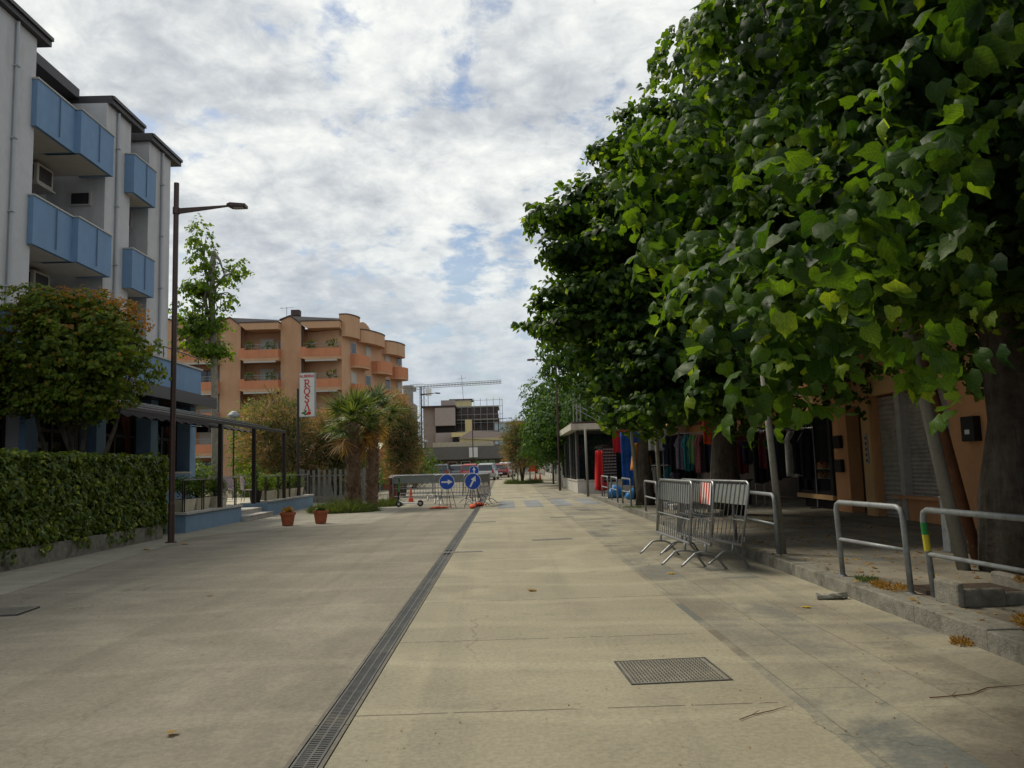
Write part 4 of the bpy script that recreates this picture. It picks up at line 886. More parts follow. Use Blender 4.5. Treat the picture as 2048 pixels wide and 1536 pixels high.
# ---- flower pots
def pot(x, y, label, seed):
    t = thing('flower_pot', label, 'flower pot', (x, y, .004), 0, 'terracotta flower pots on the paving')
    MB().lathe([(.155, 0), (.205, .30), (.23, .302), (.235, .38), (.205, .38), (.195, .33)], 24).build('pot', 'terracotta', t, smooth=False)
    MB().lathe([(.19, .33), (.19, .345)], 16).build('soil', 'soil', t)
    r_ = np.random.RandomState(seed); n = 60; a = r_.uniform(0, 6.28, n)
    P_ = np.c_[np.cos(a)*.13*r_.rand(n), np.sin(a)*.13*r_.rand(n), .34+.14*r_.rand(n)]; leaves('withered_leaves', P_, r_.normal(size=(n, 3)), np.c_[np.cos(a), np.sin(a), r_.uniform(-.3, 1, n)], np.full(n, .10), T_MID, LEAF['dry' if seed % 2 else 'grass'], t, rs=r_)
pot(-6.45, 23.4, 'terracotta flower pot with withered plant, nearer the steps', 1); pot(-5.6, 23.9, 'terracotta flower pot with small sprout, nearer the grass clump', 2)

# ---- litter bin
lb = thing('litter_bin', 'dark red-brown metal litter bin beside the far barriers', 'litter bin', (-5.35, 37.8, 0))
M['binbrown'] = mat('bin_brown', (.085, .028, .022), .55, .15, 8)
MB().lathe([(.26, 0), (.27, .06), (.27, 1.05), (.25, 1.07)], 20).build('body', 'binbrown', lb); MB().lathe([(.29, 1.09), (.29, 1.15), (.22, 1.22), (.02, 1.24)], 20).build('lid', 'binbrown', lb); MB().box(-.12, .12, -.28, -.262, .80, .96).build('opening', 'black', lb)

# ---- crowd barriers
def barrier(label, x, y, rz, lean=0, L_=2.1, group='grey metal crowd barriers', panel='panel', z=0, stripes=False):
    t = thing('crowd_barrier', label, 'barrier', (x, y, z), rz, group)
    t.rotation_euler = (lean, 0, rz)
    z0, z1 = .36, 1.25; h = L_/2; r = .021; c = .09
    pts = [(-h, 0, z0), (-h, 0, z1-c), (-h+c*.3, 0, z1-c*.3), (-h+c, 0, z1), (h-c, 0, z1), (h-c*.3, 0, z1-c*.3), (h, 0, z1-c), (h, 0, z0), (-h, 0, z0)]
    MB().tube(pts, r, 8).build('frame', 'galv', t, smooth=True)
    b_ = MB(); n = 16
    for i in range(1, n): xx = -h+L_*i/n; b_.tube([(xx, 0, z0), (xx, 0, z1-.015)], .0065, 6)
    b_.build('bars', 'galv', t)
    MB().tube([(-h, .0, .70), (h, .0, .70)], .011, 6).build('middle_rail', 'galv', t)
    MB().box(-h+.03, h-.03, .0085, .0105, z1-.33, z1-.03).build('plate', panel, t)
    for s in (-1, 1):
        xx = s*(h-.28)
        MB().tube([(xx, -.34, .012), (xx, -.30, .04), (xx, -.14, .215), (xx, -.06, .235), (xx, .06, .235), (xx, .14, .215), (xx, .30, .04), (xx, .34, .012)], .017, 8).tube([(xx, 0, .23), (xx, 0, z0+.01)], .019, 8).build('foot', 'galv', t, smooth=True)
        MB().tube([(s*h, 0, .85), (s*(h+.05), 0, .86), (s*(h+.055), 0, .80)], .009, 6).tube([(s*h, 0, .46), (s*(h+.05), 0, .47), (s*(h+.055), 0, .41)], .009, 6).build('hook', 'galv', t)
    if stripes:
        w = MB().box(h-.62, h-.04, -.03, -.024, z1-.33, z1-.02).build('warning_board', 'signwhite', t)
        st = MB()
        for i in range(4):
            a = h-.61+i*.145; st.prismY([(a, z1-.33), (a+.07, z1-.33), (a+.09, z1-.02), (a+.02, z1-.02)], -.0325, -.0305)
        st.build('stripe', 'stripered', w)
    return t
M['stripered'] = mat('stripe_red', (.50, .045, .02), .6, .1, 7)
GB = 'grey barriers parked by the right kerb'
barrier('grey crowd barrier nearest the street, leftmost of the parked stack', 2.55, 12.5, R(-88), R(-5), group=GB)
barrier('middle crowd barrier of the parked stack, with the red and white striped board', 2.80, 12.2, R(-90), R(-6), group=GB, stripes=True)
barrier('tilted crowd barrier nearest the kerb, tallest of the parked stack', 3.02, 12.25, R(-81), R(-11), group=GB, L_=2.3)
GF = 'barriers closing off the street'
barrier('crowd barrier across the street, left end by the scooter', -3.9, 34.6, R(2), 0, group=GF); barrier('crowd barrier across the street, middle one behind the blue arrow disc', -2.0, 33.6, R(-6), 0, group=GF)
barrier('crowd barrier turned edge-on right behind the tilted arrow disc', -1.15, 32.2, R(72), R(4), group=GF); barrier('rightmost crowd barrier of the closure, seen edge-on', -.85, 31.9, R(78), R(-6), group=GF)
barrier('crowd barrier of the second line, left, behind the closure', -4.6, 38.5, R(3), 0, group=GF); barrier('crowd barrier of the second line, right, behind the closure', -2.5, 38.0, R(-3), 0, group=GF)
barrier('crowd barrier slanting back between the two lines of the closure', -1.35, 34.2, R(60), R(6), group=GF)

# ---- arrow signs on folding stands
def arrow_sign(x, y, label, ang, zc, r=.30, bag=True, z=0, rz=0, group='blue arrow signs'):
    t = thing('arrow_sign', label, 'traffic sign', (x, y, z), rz, group)
    d = MB().prismY(arc(0, zc, r, r, 0, 348.75, 31), -.012, .0).build('disc', 'signwhite', t)
    MB().prismY(arc(0, zc, r*.94, r*.94, 0, 348.75, 31), -.016, -.0125).build('blue_face', 'signblue', d)
    q = [(-.72, -.10), (.12, -.10), (.12, -.33), (.74, 0), (.12, .33), (.12, .10), (-.72, .10)]; ca, sa = math.cos(R(ang)), math.sin(R(ang))
    MB().prismY([((a*ca-b_*sa)*r, zc+(a*sa+b_*ca)*r) for a, b_ in q], -.020, -.0165).build('arrow', 'signwhite', d)
    MB().tube([(-.1, .01, zc), (-.34, -.02, .0)], .012, 6).tube([(.1, .01, zc), (.34, -.02, 0)], .012, 6).tube([(-.27, -.01, .12), (.27, -.01, .12)], .009, 6).tube([(0, .02, zc), (-.05, .5, .0)], .012, 6).tube([(0, .02, zc), (.1, .5, 0)], .012, 6).build('stand', 'dark', t)
    return t
arrow_sign(-2.3, 30.6, 'blue disc with a white arrow pointing right on a folding stand', 0, 1.0, .30)
arrow_sign(-1.28, 30.2, 'blue disc with a white arrow slanting up to the right', 62, 1.0, .315)
arrow_sign(-2.35, 58, 'smaller blue disc with a white arrow pointing straight up, beyond the barriers', 90, 1.15, .36, z=gz(58))
def sandbag(x, y, rz, label, sx=.36, sz=.12, kind='orangeplastic'):
    t = thing('sandbag', label, 'sandbag', (x, y, 0), rz, 'orange sandbags weighing down the signs')
    rings = []
    for i in range(9):
        u = -1+2*i/8; w = math.sqrt(max(0, 1-u*u*.92))*.12+.02
        rings.append([(u*sx, w*math.cos(a)*1.0, max(0, sz*.9*(w/.17)*(.5+.5*math.sin(a)))*(1+.15*math.sin(i*2.2))) for a in [2*math.pi*k/10 for k in range(10)]])
    MB().loft(rings).build('bag', kind, t, smooth=True); MB().tube([(sx, 0, .05), (sx+.06, 0, .07), (sx+.12, .02, .03)], [.02, .012, .03], 6).build('tied_end', kind, t)
    return t
sandbag(-2.62, 30.5, R(5), 'flat orange sandbag under the right-pointing arrow sign'); sandbag(-1.3, 30.0, R(80), 'bright orange sandbag upright under the slanting arrow sign', .22, .20); sandbag(-1.12, 31.3, R(20), 'orange sandbag behind the slanting arrow sign', .2, .22)
def cone(x, y, z, label):
    t = thing('traffic_cone', label, 'traffic cone', (x, y, z), 0, 'orange traffic cones'); MB().box(-.18, .18, -.18, .18, 0, .03).build('base', 'black', t); MB().lathe([(.13, .03), (.03, .62), (.02, .64)], 16).build('cone', 'orangeplastic', t); MB().lathe([(.098, .22), (.075, .34)], 16).build('reflective_band', 'signwhite', t)
cone(-4.4, 36.4, 0, 'orange cone between the two barrier lines'); 

# ---- e-scooter
def scooter():
    t = thing('kick_scooter', 'parked kick scooter with green handlebar stem and two small black wheels', 'scooter', (-4.0, 32.6, 0), R(4))
    for x in (-.44, .44):
        w = MB().lathe([(.04, -.03), (.11, -.03), (.13, -.015), (.13, .015), (.11, .03), (.04, .03)], 20); w.v = [(v[0]+x, v[2], v[1]+.13) for v in w.v]; w = w.build('wheel', 'tyre', t)
        h_ = MB().lathe([(.02, -.034), (.06, -.034), (.06, .034), (.02, .034)], 12); h_.v = [(v[0]+x, v[2], v[1]+.13) for v in h_.v]; h_.build('hub', 'rim', w)
    MB().tube([(-.44, 0, .26), (-.34, 0, .2), (-.22, 0, .16)], .03, 8).tube([(.34, 0, .17), (.44, 0, .27), (.52, 0, .2)], .015, 6).build('fork', 'white', t)
    MB().box(-.28, .36, -.08, .08, .13, .18).build('deck', 'white', t, bevel=.015)
    MB().tube([(-.46, 0, .2), (-.40, 0, 1.12)], [.035, .024], 10).build('stem', 'black', t); MB().tube([(-.43, 0, .62), (-.405, 0, 1.02)], .04, 10).build('stem_sleeve', 'lime', t)
    MB().tube([(-.44, -.25, 1.17), (-.40, -.1, 1.13), (-.40, .1, 1.13), (-.44, .25, 1.17)], .017, 8).build('handlebar', 'black', t); MB().box(-.47, -.36, -.05, .05, 1.13, 1.2).build('display', 'lime', t, bevel=.01)
scooter()

# ---- fences on the left side of the street
M['greyfence2'] = mat('dull_fence', (.17, .17, .155), .85, .2, 4, dirt=(.09, .09, .08), damt=.7, streak=True)
def slat_fence():
    t = thing('slat_fence', 'fence of separate grey concrete pales behind the palms', 'fence', (-10.4, 40, 0))
    MB().box(0, 3.3, -.1, .1, -.05, .32).build('plinth', 'kerb', t); b_ = MB()
    for i in range(12): b_.box(.08+i*.27, .21+i*.27, -.04, .04, .32, 1.62+(.06 if i % 3 == 0 else 0))
    b_.build('pales', 'greyfence2', t); MB().box(0, 3.3, .045, .075, 1.3, 1.36).build('rail', 'greyfence', t)
    for x in (0, 3.3): MB().box(x-.1, x+.1, -.12, .12, .32, 1.7).build('post', 'kerb', t)
slat_fence()
gf = thing('solid_fence', 'long plain grey fence along the far left pavement', 'fence', (-9, 41, 0))
v = [(-1.2, 0), (0, 14.2), (0, 52.5)]
mb = MB()
for (x0, y0), (x1, y1) in zip(v[:-1], v[1:]):
    g0, g1 = gz(41+y0), gz(41+y1); mb.add([(x0, y0, g0-.1), (x1, y1, g1-.1), (x1, y1, g1+1.62), (x0, y0, g0+1.68), (x0-.12, y0, g0-.1), (x1-.12, y1, g1-.1), (x1-.12, y1, g1+1.62), (x0-.12, y0, g0+1.68)], [(0, 1, 2, 3), (5, 4, 7, 6), (3, 2, 6, 7), (4, 0, 3, 7), (1, 5, 6, 2)])
mb.build('panel', 'greyfence', gf)
for i in range(12):
    y_ = 14.2+i*3.4; MB().box(-.03, .05, y_, y_+.08, gz(41+y_), gz(41+y_)+1.66).build('post', 'greyfence', gf)

# ================================================================== ochre apartment block
def apartments():
    Y = 77.0; t = thing('apartment_block', 'ochre apartment block with orange balconies and a rounded right wing', 'building', (-24, Y, 0)); iv = Vector((24, -Y, 0))
    def B(n_, mb, m, par=t, **k): return mb.build(n_, m, par, loc=iv if par is t else None, **k)
    zt = 16.1; X0, PW = -32.6, 5.98
    B('wall', MB().box(-34.5, -15.9, Y+1.6, Y+14, 0, zt-.2), 'orange')
    for k in range(3):
        xl = -31.85+k*PW                         # left edge of the balcony bay
        # plain pier with a sloped top between the bays
        B('wall', MB().prismY([(xl-2.05, 0), (xl-.02, 0), (xl-.02, zt), (xl-1.1, zt+.85), (xl-2.05, zt+.45)], Y-.0, Y+1.62), 'orange')
        B('roof_edge', MB().prismY([(xl-.0, zt+.02), (xl+.12, zt+.02), (xl-1.08, zt+.98), (xl-2.15, zt+.58), (xl-2.15, zt+.46), (xl-1.1, zt+.86)], Y-.12, Y+1.65), 'cornice')
        B('downpipe', MB().tube([(xl+.08, Y+.05, .2), (xl+.08, Y+.05, zt-.2)], .06, 6), 'cornice')
        B('roof', MB().add([(xl-1.0, Y+.2, zt+.9), (xl+3.8, Y+.2, zt+.55), (xl+3.8, Y+3.5, zt+1.0), (xl-1.0, Y+3.5, zt+1.35), (xl-.1, Y-.05, zt+.05), (xl+3.8, Y-.05, zt+.3)], [(0, 1, 2, 3), (4, 5, 1, 0)]), 'rooftile')
        c_ = B('canopy', MB().prismY([(xl+.15, zt-.05), (xl+.75, zt-.55), (xl+3.95, zt-.55), (xl+3.95, zt+.12), (xl+.15, zt+.12)], Y-.9, Y+1.6), 'orange')
        MB().box(xl+.1, xl+4.0, Y-.95, Y+1.6, zt+.122, zt+.22).build('coping', 'cornice', c_)
        for r in range(5):
            z0 = 12.62-3.03*r
            if z0 < .3: continue
            sl = MB().prismY([(xl+.12, z0+.05), (xl+.65, z0-.18), (xl+4.0, z0-.18), (xl+4.0, z0+.12), (xl+.12, z0+.12)], Y-.9, Y+1.62)
            b_ = B('balcony', sl, 'orange')
            MB().box(xl+.66, xl+3.95, Y-.92, Y-.80, z0+.122, z0+.92).build('parapet', 'terra', b_)
            MB().prismY([(xl+.12, z0+.122), (xl+.65, z0+.122), (xl+.65, z0+1.1), (xl+.12, z0+1.1)], Y-.9, Y+1.55).box(xl+3.85, xl+3.97, Y-.78, Y+1.55, z0+.122, z0+1.0).build('cheek', 'terra', b_)
            rl_ = MB().tube([(xl+.68, Y-.86, z0+1.42), (xl+3.93, Y-.86, z0+1.42)], .03, 6).tube([(xl+.68, Y-.86, z0+1.18), (xl+3.93, Y-.86, z0+1.18)], .02, 6)
            for i in range(6): rl_.tube([(xl+.70+i*.64, Y-.86, z0+.92), (xl+.70+i*.64, Y-.86, z0+1.42)], .02, 6)
            rl_.build('rail', 'galvpaint', b_)
            MB().box(xl+.6, xl+3.7, Y-.98, Y-.7, z0-.36, z0-.20).build('awning_box', 'shutterwhite', b_)
            open_ = (k*2+r) % 3 == 1
            w = B('balcony_door', MB().box(xl+1.45, xl+2.85, Y+1.5, Y+1.58, z0+.13, z0+2.35), 'dark' if open_ else 'shutterwhite')
            if open_: MB().box(xl+1.55, xl+2.1, Y+1.44, Y+1.49, z0+.2, z0+2.25).box(xl+2.2, xl+2.75, Y+1.44, Y+1.49, z0+.2, z0+2.25).build('pane', 'glass', w)
            w2 = B('window', MB().box(xl+3.25, xl+3.7, Y+1.5, Y+1.58, z0+1.0, z0+2.1), 'coping'); MB().box(xl+3.3, xl+3.65, Y+1.44, Y+1.49, z0+1.05, z0+2.05).build('pane', 'glass', w2)
            if r < 2 and k > 0:
                rr_ = np.random.RandomState(k*7+r)
                for cx_ in (.9, 1.35, 2.9, 3.4):
                    n = 26; P_ = np.c_[xl+cx_+24+rr_.normal(size=n)*.13, -.8+rr_.normal(size=n)*.1, z0+1.0+rr_.rand(n)*.7]
                    leaves('balcony_plant', P_, rr_.normal(size=(n, 3)), rr_.normal(size=(n, 3))+[0, 0, 1], np.full(n, .24), T_SMALL, LEAF['bush'], b_, rs=rr_).location = -iv
    # chimney and antenna
    c_ = B('chimney', MB().box(-21.3, -20.75, Y+2, Y+2.6, zt, zt+1.3).box(-21.45, -20.6, Y+1.9, Y+2.7, zt+1.3, zt+1.9), 'cornice')
    B('antenna', MB().tube([(-21.9, Y+2, zt), (-21.9, Y+2, zt+2.2)], .03, 6).tube([(-22.6, Y+2, zt+2.1), (-21.2, Y+2, zt+2.15)], .02, 6).tube([(-22.4, Y+1.7, zt+2.12), (-22.4, Y+2.3, zt+2.12)], .02, 6), 'galv')
    B('chimney', MB().box(-26.7, -26.0, Y+2.5, Y+3, zt, zt+1.2), 'cornice')
    # right wing running back at an angle, with rounded parapets
    a0 = Vector((-15.9, Y, 0)); a1 = Vector((-11.6, Y+12.5, 0)); d = (a1-a0).normalized(); nn = Vector((d.y, -d.x, 0))
    def P2(s, o, z): p = a0+d*s+nn*o; return (p.x, p.y, z)
    def slab(s0, s1, o0, o1, z0, z1): return MB().prism([P2(s0, o0, 0)[:2], P2(s0, o1, 0)[:2], P2(s1, o1, 0)[:2], P2(s1, o0, 0)[:2]], z0, z1)
    Ln = (a1-a0).length
    B('wall', slab(0, Ln, -5, 0, 0, 15.5), 'orange')
    def roundbay(s0, s1, o, z0, z1, n=10):
        poly = [P2(s0, -.3, 0)[:2]]+[P2(s0+(s1-s0)*(.5-.5*math.cos(math.pi*i/n)), o*math.sin(math.pi*i/n)**.6, 0)[:2] for i in range(n+1)]+[P2(s1, -.3, 0)[:2]]
        return MB().prism(poly, z0, z1)
    for s0, s1, o, z0, z1 in ((.0, 3.0, .7, 14.8, 17.0), (2.9, 8.2, 1.0, 14.6, 15.9), (8.4, 13.0, 1.0, 14.1, 15.5)):
        r_ = B('rounded_parapet', roundbay(s0, s1, o, z0, z1), 'orange'); roundbay(s0-.04, s1+.04, o+.06, z1+.002, z1+.10).build('coping', 'cornice', r_)
    # arched gable top
    ar = [P2(2.6+5.0*i/10, -.4, 15.6+1.5*math.sin(math.pi*i/10)) for i in range(11)]; ar2 = [(x-nn.x*.9, y-nn.y*.9, z) for x, y, z in ar]
    B('gable', MB().add(ar+ar2, [tuple(range(11)), tuple(range(21, 10, -1))]+[(i, 11+i, 12+i, i+1) for i in range(10)]), 'orange')
    for r in range(4):
        for s0, s1, o in ((1.6, 4.6, 1.0), (6.0, 9.2, 1.3), (10.2, 13.0, 1.3)):
            z0 = 11.9-3.03*r-(s0*.04)
            if z0 < .5: continue
            b_ = B('balcony', roundbay(s0, s1, o, z0, z0+.2), 'orange'); roundbay(s0, s1, o+.02, z0+.202, z0+1.35).build('parapet', 'terra', b_)
        for s in (2.2, 5.2, 9.6, 12.4):
            z0 = 12.1-3.03*r; w = B('window', slab(s-.55, s+.55, .01, .06, z0+1.2, z0+2.35), 'shutterwhite' if (r+int(s)) % 2 else 'coping'); slab(s-.45, s+.45, .062, .08, z0+1.28, z0+2.27).build('pane', 'glass' if (r+int(s)) % 2 == 0 else 'shutterwhite', w)
apartments()
# low canopy building with scalloped awning behind the terrace
aw = thing('scalloped_awning', 'low striped awning with a scalloped edge behind the terrace', 'awning', (-13.0, 55, 0))
MB().add([(-4, 0, 2.9), (4.2, 0, 2.9), (4.2, 2.5, 3.5), (-4, 2.5, 3.5), (-4, 0, 2.86), (4.2, 0, 2.86)], [(0, 1, 2, 3)]).build('canopy', 'cream', aw)
sc_ = MB()
for i in range(20): sc_.prismY([(-4+i*.41, 2.9), (-4+i*.41, 2.55), (-3.8+i*.41, 2.40), (-3.59+i*.41, 2.55), (-3.59+i*.41, 2.9)], -.02, -.005)
sc_.build('valance', 'cream', aw)
for x in (-4, 0, 4.1): MB().tube([(x, 0, 0), (x, 0, 2.9)], .04, 6).build('post', 'dark', aw)
pb = thing('low_pavilion', 'orange-brown low pavilion wall behind the awning', 'building', (-13, 58, 0)); MB().box(-6, 5, 0, 4, 0, 3.6).build('wall', 'terra', pb); MB().box(-6.2, 5.2, -.2, 4.2, 3.6, 3.8).build('roof', 'cornice', pb); MB().box(-3, -1.5, -.03, .01, .2, 2.3).box(0, 2.4, -.03, .01, .9, 2.3).build('window', 'glass', pb)

# ================================================================== far buildings
def bld(name, label, loc, cat='building'): return thing(name, label, cat, loc)
def W(par, boxes, m, nm='window'):
    for q in boxes: MB().box(*q).build(nm, m, par)
b1 = bld('taupe_building', 'taupe building with mauve balcony bands at the end of the street', (-9, 110, 0))
MB().box(-2.4, -.7, 0, 8, 0, 10.1).build('wall', 'taupe', b1); MB().box(-.7, 1.95, .8, 8, 0, 10.0).build('wall', 'black', b1)
for z in (7.4, 3.9): MB().box(-.7, 2.05, -.6, .8, z, z+2.5).build('balcony', 'mauve', b1)
MB().box(-2.6, 2.2, -.7, 8, 10.0, 10.2).build('roof', 'cornice', b1)
MB().box(.1, 2.0, .3, 3, 10.2, 11.0).build('rooftop_room', 'mauve', b1)
b2 = bld('unfinished_building', 'unfinished dark concrete building wrapped in scaffolding', (-4, 116, 0))
for z in (2.5, 4.6, 6.6, 8.4, 10.3): MB().box(-3.2, 3.2-.0, 0, 8, z, z+.22).build('floor_slab', 'concrete', b2)
M['darkbrick'] = mat('dark_brick', (.07, .058, .052), .95, .3, 2)
MB().box(-3.1, 2.4, .8, 7.8, 0, 8.4).box(-3.1, 3.0, .1, 7.8, 8.62, 10.3).build('wall', 'darkbrick', b2)
s_ = MB()
for x in [-3.3+i*.95 for i in range(8)]: s_.tube([(x, -.7, 0), (x, -.7, 11.6)], .035, 5)
for z in (3.2, 4.4, 5.6, 6.8, 8, 9.2, 10.4, 11.3): s_.tube([(-3.5, -.7, z), (3.8, -.7, z)], .03, 5); s_.tube([(3.7, -.7, z), (3.7, 6, z)], .03, 5)
for y in (1, 3, 5): s_.tube([(3.7, y, 0), (3.7, y, 11.6)], .035, 5)
s_.build('scaffolding', 'galv', b2)
b3 = bld('yellow_rooftop', 'small yellow building whose top shows above the taupe one', (-6.8, 124, 0)); MB().box(-1.6, 1.5, 0, 4, 0, 12.1).build('wall', 'yellowwall', b3); MB().box(-1.9, 1.8, -.2, 4.2, 12.1, 12.3).build('roof', 'cornice', b3); MB().tube([(.3, 1, 12.3), (.1, 1, 16.2)], .04, 5).tube([(-.6, 1, 15.6), (.8, 1, 15.8)], .03, 5).build('antenna', 'galv', b3)
b4 = bld('yellow_house', 'pale yellow house with a square chimney below the scaffolding', (-4.8, 108, 0)); MB().box(-2.4, 1.5, 0, 5, 0, 5.6).build('wall', 'black', b4); MB().box(-2.5, 2.3, -.8, 5, 5.7, 6.3).build('roof_edge', 'yellowwall', b4); MB().box(.0-.7, .7-.4, 1, 1.6, 6.3, 8.1).build('chimney', 'yellowwall', b4)
M['darkfascia'] = mat('grey_fascia', (.15, .145, .135), .8, .08, 3)
b5 = bld('low_building', 'long low grey building with a flat fascia behind the parked cars', (-6, 100, 0))
MB().box(-7.5, 6.3, .6, 8, 0, 2.9).build('wall', 'stucco_light', b5); MB().box(-8, 6.6, -.6, 8, 2.55, 4.15).build('fascia', 'darkfascia', b5); MB().box(-3.2, 4.5, -.2, 7, 4.16, 4.75).build('roof_edge', 'cream', b5)
M['dimwall'] = mat('olive_wall_shade', (.16, .15, .10), .9, .1, 3)
MB().box(-8, 6.2, .52, .58, .2, 2.5).build('shaded_wall', 'dimwall', b5)  # dim sheet over the pale wall, fascia shade put into its colour
for x in (-1.4, .3, 2.9, 3.9): 
    w = MB().box(x, x+1.2 if x < 2 else x+.7, .44, .50, .4, 2.3).build('window', 'white', b5); MB().box(x+.08, (x+1.2 if x < 2 else x+.7)-.08, .41, .438, .5, 2.2).build('pane', 'glass', w)
rf = MB().add([(0, 0, 5.2), (7.5, 0, 4.6), (7.0, 5, 6.0), (1.5, 5, 6.4)], [(0, 1, 2, 3)]).build('roof', 'cornice', b5)
MB().box(.2, 7.6, .1, 1, 4.76, 5.2).build('gutter', 'yellowwall', b5)
MB().box(1.4, 2.5, -.75, -.62, 2.75, 4.0).build('sign_panel', 'signwhite', b5)
b6 = bld('pale_blue_building', 'pale blue building at the far end of the street', (-1.5, 160, 0)); MB().box(-3.6, 6, 0, 8, 0, 10.3).build('wall', 'paleblue', b6); MB().box(-3.8, 6.2, -.2, 8, 10.3, 10.6).build('roof', 'coping', b6); W(b6, [(x, x+1, -.05, .01, z, z+1.3) for x in (-2.5, -.2, 2.2) for z in (3.4, 6.8)], 'glass')
b7 = bld('grey_tank_tower', 'grey tower block with a round tank top left of the crane', (-20.5, 150, 0)); MB().box(-4, 3.2, 0, 6, 0, 14.0).build('wall', 'taupe', b7); MB().lathe([(1.0, 14.0), (1.0, 17.0), (1.1, 17.1), (1.1, 17.6)], 20, (1.9, 2, 0)).build('tank', 'concrete', b7)
# tower crane
def crane():
    t = thing('tower_crane', 'tower crane with a long horizontal lattice jib above the far roofs', 'crane', (-18.4, 180, 0))
    def lattice(p0, p1, w, n, m='galvpaint', nm='mast'):
        p0, p1 = Vector(p0), Vector(p1); d = (p1-p0).normalized(); s = d.orthogonal().normalized(); u = d.cross(s); mb = MB(); off = [(s+u)*w, (s-u)*w, (-s-u)*w, (-s+u)*w]
        for o in off: mb.tube([p0+o, p1+o], .05, 4)
        for i in range(n):
            a = p0.lerp(p1, i/n); b_ = p0.lerp(p1, (i+1)/n)
            for k in range(4): mb.tube([a+off[k], b_+off[(k+1) % 4]], .025, 4)
        mb.build(nm, m, t)
    lattice((0, 0, 0), (0, 0, 20.3), .7, 16); lattice((0, 0, 20.3), (17.9, 0, 20.9), .30, 26, nm='jib'); lattice((-3.2, 0, 20.2), (0, 0, 20.3), .42, 5, nm='counter_jib')
    MB().box(-3.2, -1.8, -.6, .6, 19.2, 20.1).build('counterweight', 'concrete', t); MB().box(.5, 1.7, -.7, .5, 18.2, 19.7).build('cab', 'white', t)
crane()
for i, (x, y, h, r, d) in enumerate(((-12.5, 96, 4, 2, 'dark tree left behind the parked black car'), (1.6, 128, 4.5, 2.6, 'green tree at the far end of the street'), (4.5, 118, 5, 2.8, 'dark tree at the far right end of the street'), (9, 104, 6, 3.5, 'big dark tree behind the far linden row'), (-15, 66, 3.6, 2.2, 'tree behind the awning pavilion'), (-2.8, 96, 1.6, 1.3, 'dark shrub in front of the low grey building'))):
    g0 = gz(y); tree('far_tree', d, 'tree', (x, y, g0), (x, y, g0+h*.6), [(x, y, g0+h*.62, r, r, h*.42), (x+r*.4, y-.5, g0+h*.45, r*.6, r*.6, h*.3)], .16, 420, 5, .26, 'lime_far', 90+i, T_SMALL, group='trees at the far end', inner=.5, rough=.35)

